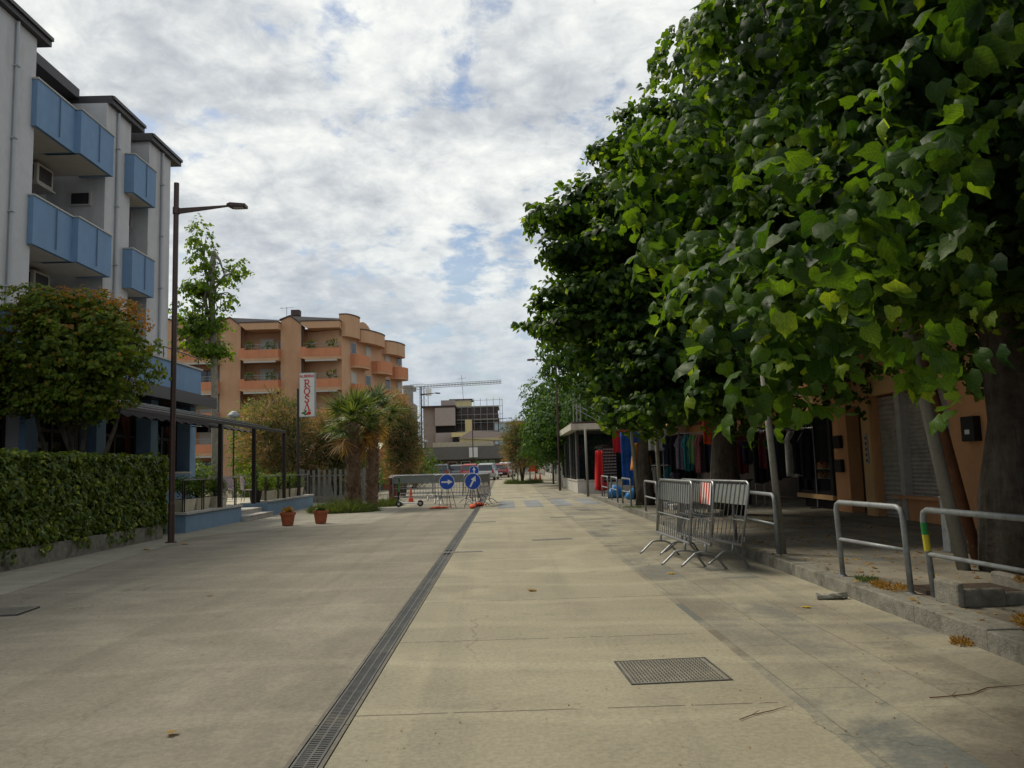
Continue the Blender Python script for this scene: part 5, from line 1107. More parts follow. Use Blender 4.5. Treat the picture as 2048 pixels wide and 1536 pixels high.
# ---- parked cars
def car(x, y, rz, label, paint, hatch=True, s=1.0, L_=4.0, h=1.46, roof=None):
    t = thing('parked_car', label, 'car', (x, y, gz(y)), rz, 'cars parked down the street'); t.scale = (s, s, s)
    hw = .86
    def ring(yy, w, zb, zs, zt): return [(-w, yy, zb), (w, yy, zb), (w*1.02, yy, (zb+zs)/2), (w*.97, yy, zs), (w*.90, yy, zt), (-w*.90, yy, zt), (-w*.97, yy, zs), (-w*1.02, yy, (zb+zs)/2)]
    H = L_/2
    st = [(-H, .66, .34, .62, .70), (-H+.10, .80, .26, .74, .86), (-H+.5, .86, .22, .80, .93), (-.4, .87, .20, .82, .94), (.7, .87, .20, .80, .92), (H-.75, .85, .22, .70, .82), (H-.15, .76, .28, .58, .68), (H, .60, .34, .50, .56)]
    body = MB().loft([ring(*q) for q in st]).build('body', paint, t, smooth=False, bevel=.03)
    z0 = .92; rb = -H+(.12 if hatch else .75)
    def gr(yy, w, z): return [(-w, yy, z0-.02), (w, yy, z0-.02), (w*.80, yy, z), (-w*.80, yy, z)]
    cab = MB(); cab.loft([[(-.80, rb, z0-.03), (.80, rb, z0-.03), (.79, rb+.01, z0), (-.79, rb+.01, z0)], [(-.81, rb+.38, z0-.03), (.81, rb+.38, z0-.03), (.62, rb+.38, h-.07), (-.62, rb+.38, h-.07)], [(-.81, rb+.8, z0-.03), (.81, rb+.8, z0-.03), (.64, rb+.8, h-.01), (-.64, rb+.8, h-.01)],
              [(-.81, .35, z0-.03), (.81, .35, z0-.03), (.64, .30, h-.04), (-.64, .30, h-.04)], [(-.80, 1.05, z0-.06), (.80, 1.05, z0-.06), (.78, 1.04, z0-.02), (-.78, 1.04, z0-.02)]])
    cab.build('window_glass', 'glass', t)
    rf_ = MB(); ys_ = [rb+.30, rb+.55, rb+.95, .05, .36]; zs_ = [h-.12, h-.02, h+.02, h, h-.04]
    rf_.loft([[(-.66, a, z-.05), (.66, a, z-.05), (.60, a, z+.015), (-.60, a, z+.015)] for a, z in zip(ys_, zs_)]).build('roof', roof or paint, t, bevel=.015)
    pl = MB()
    for sx in (-1, 1):
        pl.tube([(sx*.80, rb+.02, z0-.02), (sx*.645, rb+.36, h-.08)], .045, 5).tube([(sx*.81, -.2, z0-.03), (sx*.655, -.2, h-.04)], .035, 5).tube([(sx*.80, 1.03, z0-.04), (sx*.645, .36, h-.06)], .035, 5)
    pl.build('pillars', paint, t)
    for sx in (-1, 1):
        for yy in (-H+.72, H-.78):
            w = MB().lathe([(.12, -.09), (.29, -.09), (.31, -.06), (.31, .06), (.29, .09), (.12, .09)], 20); w.v = [(v[2]+sx*.79, yy+v[0], .31+v[1]) for v in w.v]; w = w.build('wheel', 'tyre', t)
            r2_ = MB().lathe([(.03, -.1), (.19, -.1), (.19, .1), (.03, .1)], 12); r2_.v = [(v[2]+sx*.79, yy+v[0], .31+v[1]) for v in r2_.v]; r2_.build('rim', 'rim', w)
        MB().box(sx*.74-.10, sx*.74+.10, -H+.03, -H+.14, .62, .88).build('tail_light', 'red', t, bevel=.02)
        MB().box(sx*.93-.09, sx*.93+.09, .72, .84, .90, 1.04).build('mirror', paint, t, bevel=.02)
    MB().box(-.78, .78, -H-.04, -H+.10, .30, .52).build('bumper', 'black' if paint != 'carsilver' else paint, t, bevel=.03)
    MB().box(-.26, .26, -H-.05, -H-.035, .40, .51).build('number_plate', 'signwhite', t)
    return t
def carpaint(n, c, r=.3):
    m = mat(n, c, r, .05, 2, spec=.6); m.node_tree.nodes['Principled BSDF'].inputs['Coat Weight'].default_value = .5; M[n] = m
carpaint('carblack', (.018, .02, .024)); carpaint('carred', (.42, .03, .02)); carpaint('carsilver', (.36, .37, .38)); carpaint('cargrey', (.12, .13, .14)); carpaint('carwhite', (.5, .5, .5)); carpaint('carmaroon', (.20, .02, .02))
car(-6.35, 78, R(-3), 'black hatchback parked nearest, seen from behind by the grey fence', 'carblack', s=1.08)
car(-3.6, 80, R(-2), 'bright red hatchback seen from behind', 'carred', s=1.0, h=1.52)
car(-1.75, 76, R(-7), 'silver rounded car turned towards the kerb', 'carsilver', s=1.0, h=1.55)
car(-5.3, 86, R(0), 'dark green-grey car half hidden by the black hatchback', 'cargrey', L_=4.1)
car(-2.6, 88, R(-4), 'dark grey saloon behind the silver car', 'cargrey', hatch=False, L_=4.4)
car(-.35, 84, R(-8), 'maroon car right of the silver one', 'carmaroon'); car(.05, 90, R(-6), 'grey car with a pale roof, last in the row', 'cargrey', roof='carwhite', h=1.6)

# ---- far road works
rw = thing('road_works_sign', 'white and orange road works sign boards stacked beyond the tamarisk', 'traffic sign', (2.35, 70, gz(70)))
MB().box(-.3, .35, -.02, .02, 1.5, 2.35).build('white_board', 'signwhite', rw); MB().prismY(arc(.02, 1.95, .22, .22, 0, 345, 20), -.03, -.021).build('ring', 'stripered', rw); MB().prismY(arc(.02, 1.95, .15, .15, 0, 345, 20), -.036, -.031).build('ring_centre', 'signwhite', rw)
MB().prismY([(-.5, .75), (.5, .75), (.05, 1.5), (-.05, 1.5)], -.02, .02).build('orange_triangle', 'orangeplastic', rw); MB().tube([(-.2, 0, 1.5), (-.3, 0, 0)], .03, 6).tube([(.2, 0, 1.5), (.3, 0, 0)], .03, 6).build('stand', 'dark', rw)
for x in (2.55, 2.95): cone(x, 69.0, gz(69), 'orange cone under the road works boards, %s one' % ('left' if x < 2.7 else 'right'))
ns = thing('round_sign', 'small round red and white sign low on a stand at the far end', 'traffic sign', (4.3, 86, gz(86))); MB().prismY(arc(0, .95, .33, .33, 0, 345, 20), -.01, .01).build('disc', 'stripered', ns); MB().prismY(arc(0, .95, .23, .23, 0, 345, 20), -.016, -.011).build('disc_centre', 'signwhite', ns); MB().tube([(-.05, 0, .7), (-.2, 0, 0)], .02, 5).tube([(.05, 0, .7), (.2, 0, 0)], .02, 5).build('stand', 'dark', ns)
bs = thing('blue_sign', 'small blue disc sign fixed to the far lamp post', 'traffic sign', (-.9, 111.8, gz(112))); MB().prismY(arc(0, 2.5, .45, .45, 0, 345, 20), -.03, .0).build('disc', 'signblue', bs)
gw = thing('garden_fence', 'pale wall topped by grey panels along the far right pavement', 'fence', (4.35, 54, gz(54)))
for i in range(11):
    MB().box(-.08, .08, i*3, i*3+2.9, -.2, .65).build('low_wall', 'white_marble', gw); MB().box(-.02, .02, i*3+.05, i*3+2.85, .65, 1.95).build('panel', 'greyfence', gw); MB().box(-.06, .06, i*3-.08, i*3+.05, .0, 2.05).build('post', 'dark', gw)
wp = thing('white_post', 'white rounded board standing on the far right wall', 'sign', (4.0, 59, gz(59))); MB().prismY([(-.16, 0), (.16, 0), (.16, 3.0), (.08, 3.2), (-.08, 3.2), (-.16, 3.0)], -.03, .03).build('board', 'signwhite', wp)

# ================================================================== glass kiosk
M['oldwhite'] = mat('old_white_paint', (.46, .44, .38), .7, .1, 3, dirt=(.26, .24, .2), dscale=1.5, damt=.6, streak=True)
def kiosk():
    t = thing('glass_kiosk', 'glazed kiosk with a white flat roof and marble base on the right', 'kiosk', (3.8, 42, 0)); 
    x0, x1, y0, y1 = 0, 5.2, 0, 11
    b_ = MB().box(x0, x1, y0, y0+.2, -.1, .62).box(x0, x0+.2, y0+.2, y1, -.1, .62).build('base_wall', 'white_marble', t); MB().box(x0-.04, x1, y0-.04, y0+.24, .62, .68).box(x0-.04, x0+.24, y0+.24, y1, .62, .68).build('cap', 'coping', b_)
    MB().box(x0-.02, x0+.35, y0-.02, y0+.35, -.1, .74).build('corner_block', 'white_marble', t)
    MB().box(-.3, x1+.2, -.35, y1+.2, 3.36, 3.68).build('roof', 'oldwhite', t); MB().box(-.2, x1, -.25, y1, 3.722, 3.78).build('roof_felt', 'cornice', t)
    for x in (.06, .5, 2.0, 3.5, 4.9): MB().box(x-.05, x+.05, .03, .13, .68, 3.32).build('frame_post', 'dark', t)
    for i, y in enumerate([1.1+i*1.4 for i in range(8)]): MB().box(.03, .13, y-.04, y+.04, .68, 3.32).build('frame_post', 'galvpaint' if i % 3 == 0 else 'dark', t)
    MB().box(.12, x1, .07, .09, .68, 3.3).box(.07, .09, .15, y1, .68, 3.3).build('glass_pane', 'clear', t)
    MB().box(x1, x1+.15, 0, y1, 0, 3.3).box(.3, x1, y1-.1, y1, 0, 3.3).build('back_wall', 'shade_dark', t); MB().box(.2, x1, .2, y1, .0, .05).build('floor', 'concrete', t)
    fr_ = MB()
    for y in (.3, 2.5, 4.7): fr_.tube([(.3, y, 3.75), (.3, y, 5.6), (3.4, y, 4.0)], .045, 6).tube([(.3, y, 4.9), (2.2, y, 3.8)], .03, 6)
    fr_.tube([(.3, .3, 5.6), (.3, 4.7, 5.6)], .04, 6); fr_.build('awning_frame', 'galvpaint', t)
kiosk()
vs_ = thing('stone_urn', 'pale stone urn standing inside the glass kiosk', 'urn', (5.3, 43.2, .05)); MB().lathe([(.35, 0), (.4, .3), (.32, .8), (.28, 1.6), (.38, 2.2), (.28, 2.3)], 16).build('body', 'shop_orange', vs_); MB().lathe([(.44, 2.3), (.40, 2.42), (.1, 2.52)], 16).build('lid', 'coping', vs_)

# ================================================================== right-hand kerb: railings, poles, planter
def hoop(y0, y1, label, x0=3.93, x1=None, h=.86, lean=0., z=.16, group='grey tube railings on the right kerb', paint=None):
    x1 = x0 if x1 is None else x1; L_ = math.hypot(y1-y0, x1-x0); a = math.atan2(y1-y0, x1-x0)
    t = thing('tube_railing', label, 'railing', (x0, y0, z), 0, group); t.rotation_euler = (0, lean, a)
    if lean: t.rotation_euler = Matrix.Rotation(lean, 4, 'Y').to_3x3().__matmul__(Matrix.Rotation(a, 4, 'Z').to_3x3()).to_euler()
    r = .029; c = .09
    MB().tube([(0, 0, 0), (0, 0, h-c), (c*.3, 0, h-c*.3), (c, 0, h), (L_-c, 0, h), (L_-c*.3, 0, h-c*.3), (L_, 0, h-c), (L_, 0, 0)], r, 12).build('hoop', 'galvpaint', t, smooth=True)
    MB().tube([(0, 0, h*.5), (L_, 0, h*.5)], .021, 10).build('middle_rail', 'galvpaint', t, smooth=True)
    for q in (0, L_): MB().lathe([(.05, 0), (.045, .015), (.032, .02)], 12, (q, 0, -.002)).build('foot_plate', 'galv', t)
    if paint:
        for m, a_, b_ in paint: MB().tube([(L_, 0, a_), (L_, 0, b_)], r+.002, 12).build('tape_band', m, t)
    return t
M['tapegreen'] = mat('tape_green', (.02, .20, .05), .5, .1, 6); M['tapeyellow'] = mat('tape_yellow', (.50, .42, .03), .5, .1, 6)
hoop(8.0, 9.32, 'grey tube railing section in the middle right, just past the taped post', 4.02, 3.9, lean=R(-2))
hoop(5.05, 7.75, 'nearest tube railing, its post wrapped in green and yellow tape', 4.28, 4.12, lean=R(-4), paint=(('tapegreen', .62, .735), ('tapeyellow', .46, .618)))
hoop(11.5, 13.6, 'tube railing just behind the parked barriers', 3.9, 3.9, lean=R(-1)); hoop(20.3, 22.3, 'small tube railing below the hanging clothes, right of the third trunk', 3.85, 3.9)
hoop(25.2, 27.0, 'tube railing in front of the orange shawl', 3.95, 3.95); hoop(27.9, 29.8, 'tube railing in front of the blue towel', 3.9, 3.95); hoop(30.8, 33.0, 'farthest tube railing, by the red towel', 3.95, 3.98)
def pole(x, y, z, r, lx, ly, label, m, L_=4.6):
    t = thing('leaning_pole', label, 'pole', (x, y, z), 0, 'poles and stakes propped along the kerb'); MB().tube([(0, 0, -.02), (lx*.5, ly*.5, L_*.5), (lx, ly, L_)], [r, r*.97, r*.9], 12).build('shaft', m, t, smooth=True); return t
M['poleg'] = mat('weathered_pole', (.23, .225, .19), .9, .25, 7, .3, 30, dirt=(.09, .08, .06), dscale=7, damt=.8)
pole(5.43, 9.5, .16, .075, -.62, .1, 'pale weathered pole leaning left in front of the nearest trunk', 'poleg'); pole(5.85, 9.9, .16, .07, -.75, .2, 'rusty brown pole leaning beside the pale one', 'rust')
pole(4.0, 11.6, .16, .052, -.12, .1, 'pale mossy stake right of the parked barriers', 'poleg', 3.2)
pole(4.33, 25.9, .16, .07, -.25, 0, 'pale pole leaning beside the third trunk', 'poleg', 3.6); pole(4.05, 20.8, .16, .055, -.08, 0, 'brownish post at the left end of the parked barriers', 'barkpale', 3.4)
pole(3.85, 37.5, .0, .06, -.02, 0, 'thin beige post by the red towel', 'poleg', 3.2)
mb_ = thing('motor_box', 'small grey utility box fixed low near the leaning poles', 'utility box', (6.3, 11.2, .16)); MB().box(-.12, .12, -.1, .1, 0, .75).build('cabinet', 'galvpaint', mb_, bevel=.015); MB().box(-.13, .13, -.11, .11, .752, .78).build('lid', 'galvpaint', mb_)
# stone tree planter in front of the nearest trunk
sp_ = thing('stone_planter', 'low weathered stone tree surround in front of the nearest trunk', 'planter', (4.15, 7.25, .16)); sp_.scale = (.8, .8, .8)
MB().box(-.14, -.06, -.06, .45, -.02, .27).prismX([(-.03, -.02), (.14, -.02), (.13, .13), (.07, .20), (.0, .19), (-.03, .1)], -.055, .44).prismX([(.02, -.02), (.16, -.02), (.15, .10), (.08, .15), (.03, .12)], .45, 1.05).box(1.06, 1.2, .0, 1.3, -.02, .2).build('border', 'kerb', sp_, bevel=.035); MB().box(-.02, 1.05, .17, 1.3, -.02, .05).build('soil', 'soil', sp_)
sp2 = copy_tree(sp_, 'low stone tree surround under the second trunk', None, (4.35, 19.4, .16))

# weeds, litter, fallen leaves and twigs along the kerb
def weeds(x, y, z, r, n, seed, label, lm='dry', s=.042):
    n = int(n*1.6)
    r_ = np.random.RandomState(seed); a = r_.uniform(0, 6.28, n); q = np.sqrt(r_.rand(n)); t = thing('weed_tuft', label, 'weeds', (x, y, z), 0, 'weeds along the right kerb')
    leaves('leaves', np.c_[np.cos(a)*q*r*.6, np.sin(a)*q*r, r_.rand(n)*.03], r_.normal(size=(n, 3)), np.c_[np.cos(a), np.sin(a), .3+r_.rand(n)]+r_.normal(size=(n, 3))*.3, s*r_.uniform(.5, 1.3, n), T_SMALL, LEAF[lm], t, W=np.full(n, .4), rs=r_)
weeds(3.98, 8.9, .16, .16, 180, 1, 'green weed tuft at the foot of the middle railing', 'grass'); weeds(4.0, 8.35, .16, .22, 260, 2, 'orange dry weeds between the two railing posts'); weeds(3.95, 8.55, .16, .12, 120, 3, 'small dry weed on the kerb stone left of the orange ones')
weeds(3.66, 6.55, .0, .10, 120, 4, 'orange sprig growing out of the kerb foot', 'dry', .045); weeds(4.95, 7.1, .34, .5, 700, 5, 'reddish dry weeds spilling over the stone surround'); weeds(4.25, 6.3, .16, .35, 500, 6, 'dry weeds and litter in front of the stone surround', 'dry', .05); weeds(3.9, 24.5, .16, .5, 300, 7, 'green weeds under the farther railing', 'grass')
r_ = np.random.RandomState(31); n = 900
P_ = np.c_[r_.uniform(3.75, 7.5, n), r_.uniform(4, 20, n), np.full(n, .168)]; k_ = P_[:, 0] < 4.05; P_[k_, 2] = .175
fl = leaves('leaf_litter', P_, np.tile([0, 0, 1.], (n, 1))+r_.normal(size=(n, 3))*.2, r_.normal(size=(n, 3))*[1, 1, .1], r_.uniform(.02, .07, n), T_MID, LEAF['dry'], rs=r_); fl['kind'] = 'stuff'; tag(fl, 'scattered dry leaves over the right-hand sidewalk', 'leaf litter')
n = 1300; P_ = np.c_[r_.uniform(-6.5, 3.7, n), 3.5+r_.rand(n)**1.6*22, np.full(n, .006)]; kk = r_.rand(n) < .6; P_[kk, 0] = 3.7-np.abs(r_.normal(size=kk.sum()))*1.1
fl = leaves('leaf_litter', P_, np.tile([0, 0, 1.], (n, 1))+r_.normal(size=(n, 3))*.15, r_.normal(size=(n, 3))*[1, 1, .05], r_.uniform(.006, .022, n), T_SMALL, LEAF['dry'], rs=r_); fl['kind'] = 'stuff'; tag(fl, 'tiny bits of leaf debris scattered over the paving', 'leaf litter')
def fallen(x, y, s, rz, label, lm='dry', z=.012):
    t = leaves('fallen_leaf', np.array([[0., 0, 0]]), np.array([[.1, .1, 1.]]), np.array([[math.cos(rz), math.sin(rz), .05]]), np.array([s]), T_HEART, LEAF[lm]); t.location = (x, y, z); tag(t, label, 'leaf', 'leaves fallen on the paving')
LEAF['yellow'] = leafmat('yellow_leaf', (.40, .28, .03), (.45, .32, .04), .2, .6)
fallen(2.28, 11.05, .11, 3.2, 'yellow fallen leaf below the parked barriers', 'yellow'); fallen(3.1, 8.3, .09, 2.9, 'yellow fallen leaf near the kerb', 'yellow'); fallen(.24, 9.95, .13, .2, 'dark crumpled leaf in mid paving', 'dry', .02); fallen(-2.05, 4.95, .07, 2.5, 'brown curled leaf low on the left asphalt'); fallen(-3.9, 10.4, .07, 1, 'small dry leaf in the middle of the left asphalt')
fallen(5.0, 6.5, .16, .4, 'large green leaf lying by the stone surround', 'plane', .2); fallen(-7.4, 18.2, .16, 0, 'dry leaf at the foot of the nearest lamp', z=.02); fallen(-7.7, 17.0, .16, 2, 'dry leaf on the pale strip below the hedge', z=.02)
def twig(pts, label, r=.0028):
    t = thing('twig', label, 'twig', (pts[0][0], pts[0][1], .008), 0, 'dry twigs on the paving'); p0 = Vector((*pts[0], .0)); q = [Vector((*p, 0))-p0 for p in pts]
    MB().tube(q, [r]*(len(q)-1)+[r*.4], 6).tube([q[1], q[1]+Vector((.06, .05, .01))], r*.6, 5).build('stem', 'rust', t)
twig([(1.35, 4.85), (1.45, 4.93), (1.6, 5.0), (1.72, 5.08)], 'thin twig lying below the large metal cover'); twig([(2.65, 5.15), (2.8, 5.17), (2.95, 5.2), (3.12, 5.32), (3.4, 5.36)], 'longer twig on the pale slabs at lower right', .0035)
bagt = thing('plastic_bag', 'crumpled clear plastic bag at the foot of the kerb', 'plastic bag', (3.52, 8.75, 0)); r_ = random.Random(5); mb = MB(); rings = []
for i in range(7): u = i/6; rings.append([((u-.5)*.34, math.cos(a)*.07*math.sin(math.pi*(.1+.8*u))*r_.uniform(.6, 1.3), max(.004, (.03+math.sin(a)*.035*r_.uniform(.5, 1.4)))) for a in [6.283*k/9 for k in range(9)]])
mb.loft(rings)
M['clearbag'] = mat('cloudy_plastic', (.3, .29, .25), .3, .2, 30, .4, 40); mb.build('film', 'clearbag', bagt)

# ================================================================== shop building on the right
def shops():
    X = 8.5; t = thing('shop_building', 'orange shop building with steel shutters and a bay display window behind the lindens', 'building', (X, 18, .16)); iv = Vector((-X, -18, -.16))
    def B(n_, mb, m, par=t, **k): return mb.build(n_, m, par, loc=iv if par is t else None, **k)
    B('wall', MB().box(X, X+8, 4, 14.95, 0, 6.5).box(X, X+8, 14.95, 18.05, 2.9, 6.5).box(X, X+.5, 15.0-.05, 17.1, 0, .62).box(X, X+8, 18.05, 18.6, 0, 6.5).box(X, X+8, 18.6, 19.5, 2.75, 6.5).box(X, X+8, 19.5, 20.35, 0, 6.5).box(X+1.4, X+8, 20.35, 60, 2.8, 6.5).box(X, X+1.38, 20.36, 60, 3.4, 6.5), 'shop_orange')
    B('interior_wall', MB().box(X+.9, X+1.3, 14.96, 20.3, 0, 2.9), 'shade_dark')
    B('shop_shade_block', MB().box(X+1.5, X+8, 20.36, 60, 0, 2.8), 'shade_dark')  # solid block, the unlit shop depth put into its dark colour
    # steel shutters: corrugated
    for y0, y1, z0 in ((15.0, 16.75, .66), (16.95, 18.03, .02)):
        n = 26; vs = []
        for i in range(n*2+1):
            z = z0+(2.86-z0)*i/(n*2); vs += [(X+.12+(.03 if i % 2 else 0), y0, z), (X+.12+(.03 if i % 2 else 0), y1, z)]
        B('shutter', MB().add(vs, [(2*i, 2*i+1, 2*i+3, 2*i+2) for i in range(n*2)]), 'shutter')
    B('shutter_post', MB().box(X-.03, X+.2, 16.75, 16.95, .05, 2.9), 'coping'); B('sill', MB().box(X-.12, X+.1, 14.9, 17.15, .62, .68), 'shop_orange')
    B('fascia', MB().box(X-.08, X-.002, 14.6, 18.7, 2.9, 3.35), 'ochreband'); B('ledge', MB().box(X-.14, X, 8, 20.4, 3.36, 3.42), 'cornice'); B('fascia', MB().box(X-.05, X-.002, 9, 14.5, 3.0, 3.34), 'ochreband')
    B('pilaster', MB().box(X-.06, X-.001, 18.1, 18.55, 0, 2.88), 'ochreband')
    pl = B('house_plate', MB().box(X-.085, X-.062, 18.25, 18.38, 1.35, 2.05), 'coping')
    sq = MB(); [sq.box(X-.092, X-.086, 18.28, 18.35, 1.40+i*.13, 1.47+i*.13) for i in range(5)]; sq.build('characters', 'dark', pl)
    mbx = B('intercom_box', MB().box(X-.14, X-.001, 13.95, 14.35, 1.75, 2.2), 'black', bevel=.01); MB().box(X-.150, X-.142, 14.08, 14.22, 1.88, 1.96).build('plate', 'signwhite', mbx)
    B('door', MB().box(X+.3, X+.36, 18.65, 19.45, 0, 2.7), 'dark')
    for z in (1.15, 1.75): B('letter_box', MB().box(X-.10, X-.001, 19.75, 20.15, z, z+.32), 'black', bevel=.01)
    # bay display window with a chamfered far side
    bay = [(X-.0, 20.4), (X-.0, 22.9), (X+.55, 23.7), (X+1.39, 23.7), (X+1.39, 20.4)]
    def grow(p, d): return [(x-(d if x < X+1.2 else 0), y) for x, y in p]
    B('bay_base', MB().prism(grow(bay, -.15), .0, .42), 'shade_dark'); B('bay_ledge', MB().prism(grow(bay, .08), .421, .54), 'ochreband')  # shade below the ledge put into the base colour
    B('bay_fascia', MB().prism(grow(bay, .10), 2.78, 3.395), 'ochreband')
    B('bay_glass', MB().prism(grow(bay, -.04), .542, 2.778), 'clear')
    fm = MB()
    for x, y in ((X-.02, 20.45), (X-.02, 22.85), (X+.50, 23.6)): fm.box(x-.04, x+.10, y-.09, y+.09, .541, 2.779)
    fm.box(X-.03, X+.03, 20.5, 22.8, .541, .64).box(X-.03, X+.03, 20.5, 22.8, 2.66, 2.779).box(X-.03, X+.03, 21.6, 21.72, .64, 2.66); B('bay_frame', fm, 'black')
    sh = MB()
    for z in (.95, 1.2): sh.box(X+.2, X+.7, 20.7, 22.6, z, z+.03)
    B('shelf', sh, 'coping')
    it = MB(); q = random.Random(3)
    for z in (.98, 1.23):
        y = 20.8
        while y < 22.5: w = q.uniform(.05, .12); it.box(X+.25, X+.45, y, y+w, z+.001, z+q.uniform(.08, .18)); y += w+q.uniform(.02, .06)
    B('display_goods', it, 'display')
    B('awning', MB().add([(X+.0, 25.5, 3.1), (X+.0, 40, 3.1), (X-2.6, 40, 2.75), (X-2.6, 25.5, 2.75), (X-2.6, 25.5, 2.45), (X-2.6, 40, 2.45)], [(0, 1, 2, 3), (3, 2, 5, 4)]), 'shade_awning')  # awning added to keep the market stalls dark
M['ochreband'] = mat('ochre_band', (.62, .38, .18), .85, .08, 3, dirt=(.35, .19, .09), damt=.4); M['display'] = mat('display_goods', (.45, .2, .1), .6, .8, 30); M['shade_awning'] = mat('shade_awning_fabric', (.16, .075, .045), .9, .2, 5)
shops()

# ---- market stall goods
def cloth(name, label, x, y, z1, w, h, m, group, cat='garment', rz=0., wave=.03, taper=0., hook=True, sleeves=False, seed=1):
    t = thing(name, label, cat, (x, y, z1), rz, group); n = 12; vs = []; r_ = random.Random(seed); k = r_.uniform(12, 20)
    for i in range(9):
        u = i/8; ww = w*(1+taper*u)*(.55+.45*min(1, u*5) if sleeves else 1)
        for j in range(n+1): a = j/n-.5; vs.append((a*ww, wave*(.4+u)*math.sin(a*k*w*2+seed+u*1.5), -h*u-.02*math.cos(a*9)*u))
    fs = [(i*(n+1)+j, i*(n+1)+j+1, (i+1)*(n+1)+j+1, (i+1)*(n+1)+j) for i in range(8) for j in range(n)]
    o = MB().add(vs, fs).build('cloth', m, t, smooth=True); s = o.modifiers.new('s', 'SOLIDIFY'); s.thickness = .012
    if sleeves:
        for sx in (-1, 1): MB().add([(sx*w*.22, .0, -.02), (sx*w*.62, .01, -.30), (sx*w*.5, .01, -.38), (sx*w*.30, .0, -.22), (sx*w*.22, .05, -.02), (sx*w*.62, .05, -.30), (sx*w*.5, .05, -.38), (sx*w*.30, .05, -.22)], [(0, 1, 2, 3), (7, 6, 5, 4), (0, 4, 5, 1), (1, 5, 6, 2), (2, 6, 7, 3)]).build('sleeve', m, t)
    if hook: MB().tube([(-w*.4, 0, .0), (0, 0, .06), (w*.4, 0, 0)], .006, 5).tube([(0, 0, .06), (0, 0, .12), (.02, 0, .14)], .005, 5).build('hanger', 'galv', t)
    return t
def cm(n, c, v=.25, sc=12): M[n] = mat(n, c, .9, v, sc); return n
CL = [cm('cloth_navy', (.02, .025, .06)), cm('cloth_teal', (.03, .20, .24)), cm('cloth_green', (.16, .30, .12)), cm('cloth_black', (.014, .013, .016)), cm('cloth_rose', (.30, .10, .12), .6, 30), cm('cloth_white', (.42, .41, .40)), cm('cloth_wine', (.12, .02, .03)), cm('cloth_print', (.16, .14, .20), .9, 35), cm('cloth_dark', (.03, .03, .035))]
cm('cloth_red', (.60, .02, .02), .1); cm('cloth_blue', (.02, .10, .42), .4, 3); cm('cloth_orange', (.55, .20, .03), .25, 9); cm('cloth_orangered', (.50, .07, .02), .2)
def rack(x, y, L_, h, label, rz):
    t = thing('clothes_rack', label, 'clothes rack', (x, y, .16), rz, 'clothes racks of the market stall'); MB().tube([(-L_/2, 0, 0), (-L_/2, 0, h), (L_/2, 0, h), (L_/2, 0, 0)], .02, 8).build('frame', 'galv', t)
    for s in (-1, 1): MB().tube([(s*L_/2, -.3, .01), (s*L_/2, .3, .01)], .02, 6).build('foot', 'galv', t)
names = ['navy', 'teal', 'green', 'black', 'rose patterned', 'white', 'wine red', 'printed', 'charcoal']
def row(x0, y0, x1, y1, n, z, hgt, seed, where, order, rzc=0):
    r_ = random.Random(seed); L_ = math.hypot(x1-x0, y1-y0); rack((x0+x1)/2, (y0+y1)/2, L_+.2, z-.1, 'metal rail holding the clothes '+where, math.atan2(y1-y0, x1-x0))
    ordn = ['first', 'second', 'third', 'fourth', 'fifth', 'sixth', 'seventh', 'eighth', 'ninth', 'tenth', 'eleventh', 'twelfth', 'thirteenth', 'fourteenth', 'fifteenth', 'sixteenth']
    for i in range(n):
        u = (i+.5)/n; c = order[i % len(order)]
        cloth('hanging_garment', '%s garment on the rail %s, %s from its left' % (names[c], where, ordn[i]), x0+(x1-x0)*u, y0+(y1-y0)*u, z, .42, hgt*r_.uniform(.75, 1.1), CL[c], 'garments '+where, rz=math.atan2(y1-y0, x1-x0)+R(52+r_.uniform(-14, 14)), sleeves=True, seed=seed*20+i)
row(5.1, 25.0, 7.6, 23.6, 14, 2.35, 1.15, 1, 'left of the second trunk', [0, 3, 7, 1, 2, 4, 3, 0, 8, 7, 3, 6, 0, 3])
row(7.4, 23.2, 8.4, 21.6, 8, 2.3, 1.35, 2, 'right of the second trunk', [3, 6, 8, 0, 3, 5, 3, 8])
row(4.8, 28.6, 6.6, 27.6, 8, 1.35, .95, 3, 'low behind the farther railing', [8, 0, 5, 3, 1, 7, 0, 3])
cloth('white_shirt', 'pale shirt hanging high beside the dark third trunk', 4.9, 25.2, 2.75, .62, .85, 'cloth_white', 'large garments displayed at the stall front', sleeves=True, seed=4)
cloth('orange_sarong', 'orange-red cloth hanging just left of the second trunk', 6.0, 22.8, 3.0, .5, 1.0, 'cloth_orangered', 'large garments displayed at the stall front', seed=5); cloth('pink_garment', 'wine pink garment hanging just right of the second trunk', 6.6, 21.3, 2.9, .38, .9, 'cloth_wine', 'large garments displayed at the stall front', seed=6)
GT = 'beach towels and cloths on the kerb display'
cloth('beach_towel', 'bright red towel hanging at the far left of the display', 4.15, 34.6, 2.1, .42, 1.75, 'cloth_red', GT, 'towel', taper=.3, wave=.08, seed=7); cloth('beach_towel', 'tall blue beach towel beside the red one', 5.0, 31.2, 2.75, .85, 2.1, 'cloth_blue', GT, 'towel', seed=8); cloth('beach_towel', 'red and purple towel above the blue one', 4.7, 31.8, 2.85, .7, .9, 'cloth_red', GT, 'towel', seed=9)
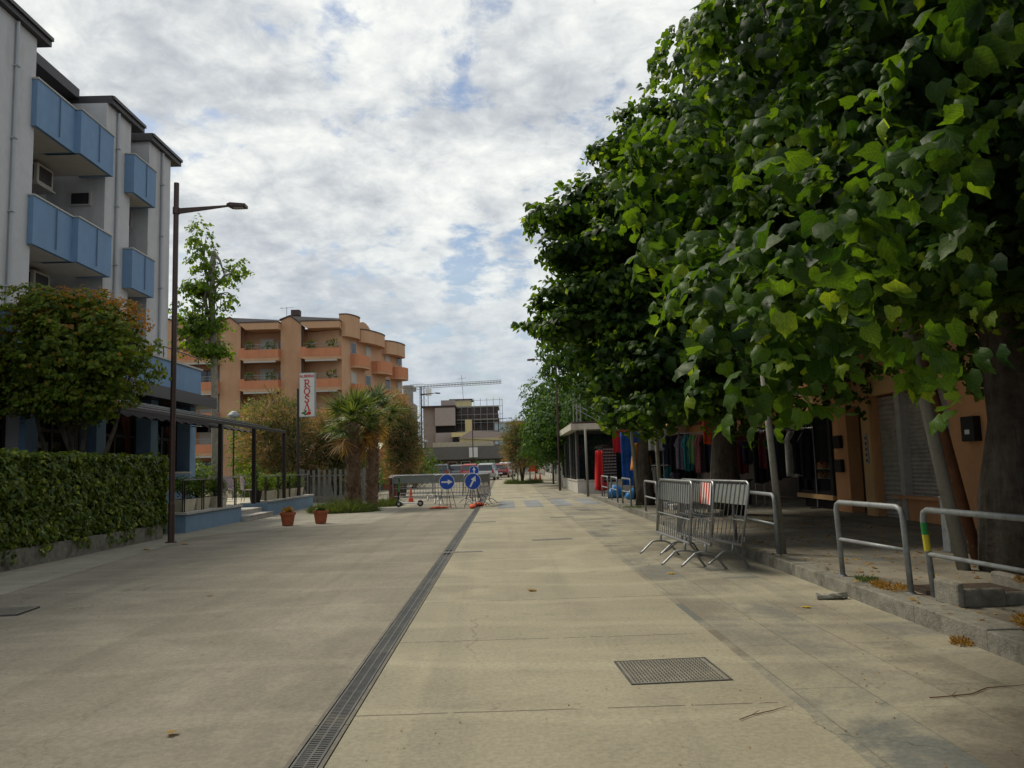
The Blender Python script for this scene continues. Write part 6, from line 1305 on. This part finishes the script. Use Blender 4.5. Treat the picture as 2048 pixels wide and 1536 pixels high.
cloth('shawl', 'orange shawl draped over a dark dress at the display', 5.0, 29.0, 2.25, .55, 1.0, 'cloth_orange', GT, taper=.5, wave=.09, seed=10); cloth('long_dress', 'long black dress under the orange shawl', 5.05, 29.1, 1.9, .6, 1.7, 'cloth_black', GT, taper=.3, seed=11); cloth('long_skirt', 'wine red skirt hanging right of the black dress', 5.4, 28.6, 1.3, .35, 1.1, 'cloth_wine', GT, seed=12)
br = thing('bracelet_stand', 'dark display board covered in rows of small bracelets', 'display stand', (4.35, 33.0, .16), R(6)); MB().box(-.3, .3, -.02, .02, .6, 2.1).build('board', 'black', br); q = MB()
for i in range(11):
    for j in range(9): q.box(-.27+j*.062, -.235+j*.062, -.035, -.021, .68+i*.125, .74+i*.125)
M['display2'] = mat('bracelets', (.35, .30, .28), .5, .8, 40); q.build('bracelet_rows', 'display2', br); MB().tube([(-.28, 0, 0), (-.28, 0, .6)], .015, 6).tube([(.28, 0, 0), (.28, 0, .6)], .015, 6).build('stand_legs', 'dark', br)
for i, (x, y, s, d) in enumerate(((4.35, 31.6, .38, 'large crumpled blue bag on the ground by the bracelet board'), (4.75, 29.8, .3, 'smaller blue bag under the blue beach towel'))):
    t = thing('blue_bag', d, 'bag', (x, y, .16), 0, 'blue bags under the display'); r_ = random.Random(i); MB().loft([[(s*rr_*math.cos(a)*r_.uniform(.85, 1.15), s*.7*rr_*math.sin(a), z*s*1.6) for a in [6.283*k/10 for k in range(10)]] for rr_, z in ((.7, 0), (1, .2), (.9, .45), (.5, .7), (.25, .85))]).build('bag', 'bluebag', t, smooth=True)
def crate(x, y, z, label):
    t = thing('shoe_box', label, 'box', (x, y, z), R(10), 'pale boxes below the clothes'); MB().box(-.2, .2, -.15, .15, 0, .14).build('box', 'cloth_white', t, bevel=.005); MB().box(-.21, .21, -.16, .16, .12, .16).build('lid', 'white', t)
crate(4.9, 22.8, .16, 'pale box on the ground below the small railing'); crate(5.0, 24.1, .16, 'pale box farther back near the third trunk')
tb = thing('goods_table', 'dark table with folded goods under the hanging clothes', 'table', (6.4, 25.0, .16), R(-28)); MB().box(-1.3, 1.3, -.4, .4, .72, .76).build('top', 'dark', tb); MB().box(-1.29, 1.29, -.41, -.39, .1, .72).build('table_cloth', 'cloth_dark', tb)
for x in (-1.2, 1.2): MB().box(x-.03, x+.03, -.35, .35, 0, .72).build('leg', 'dark', tb)
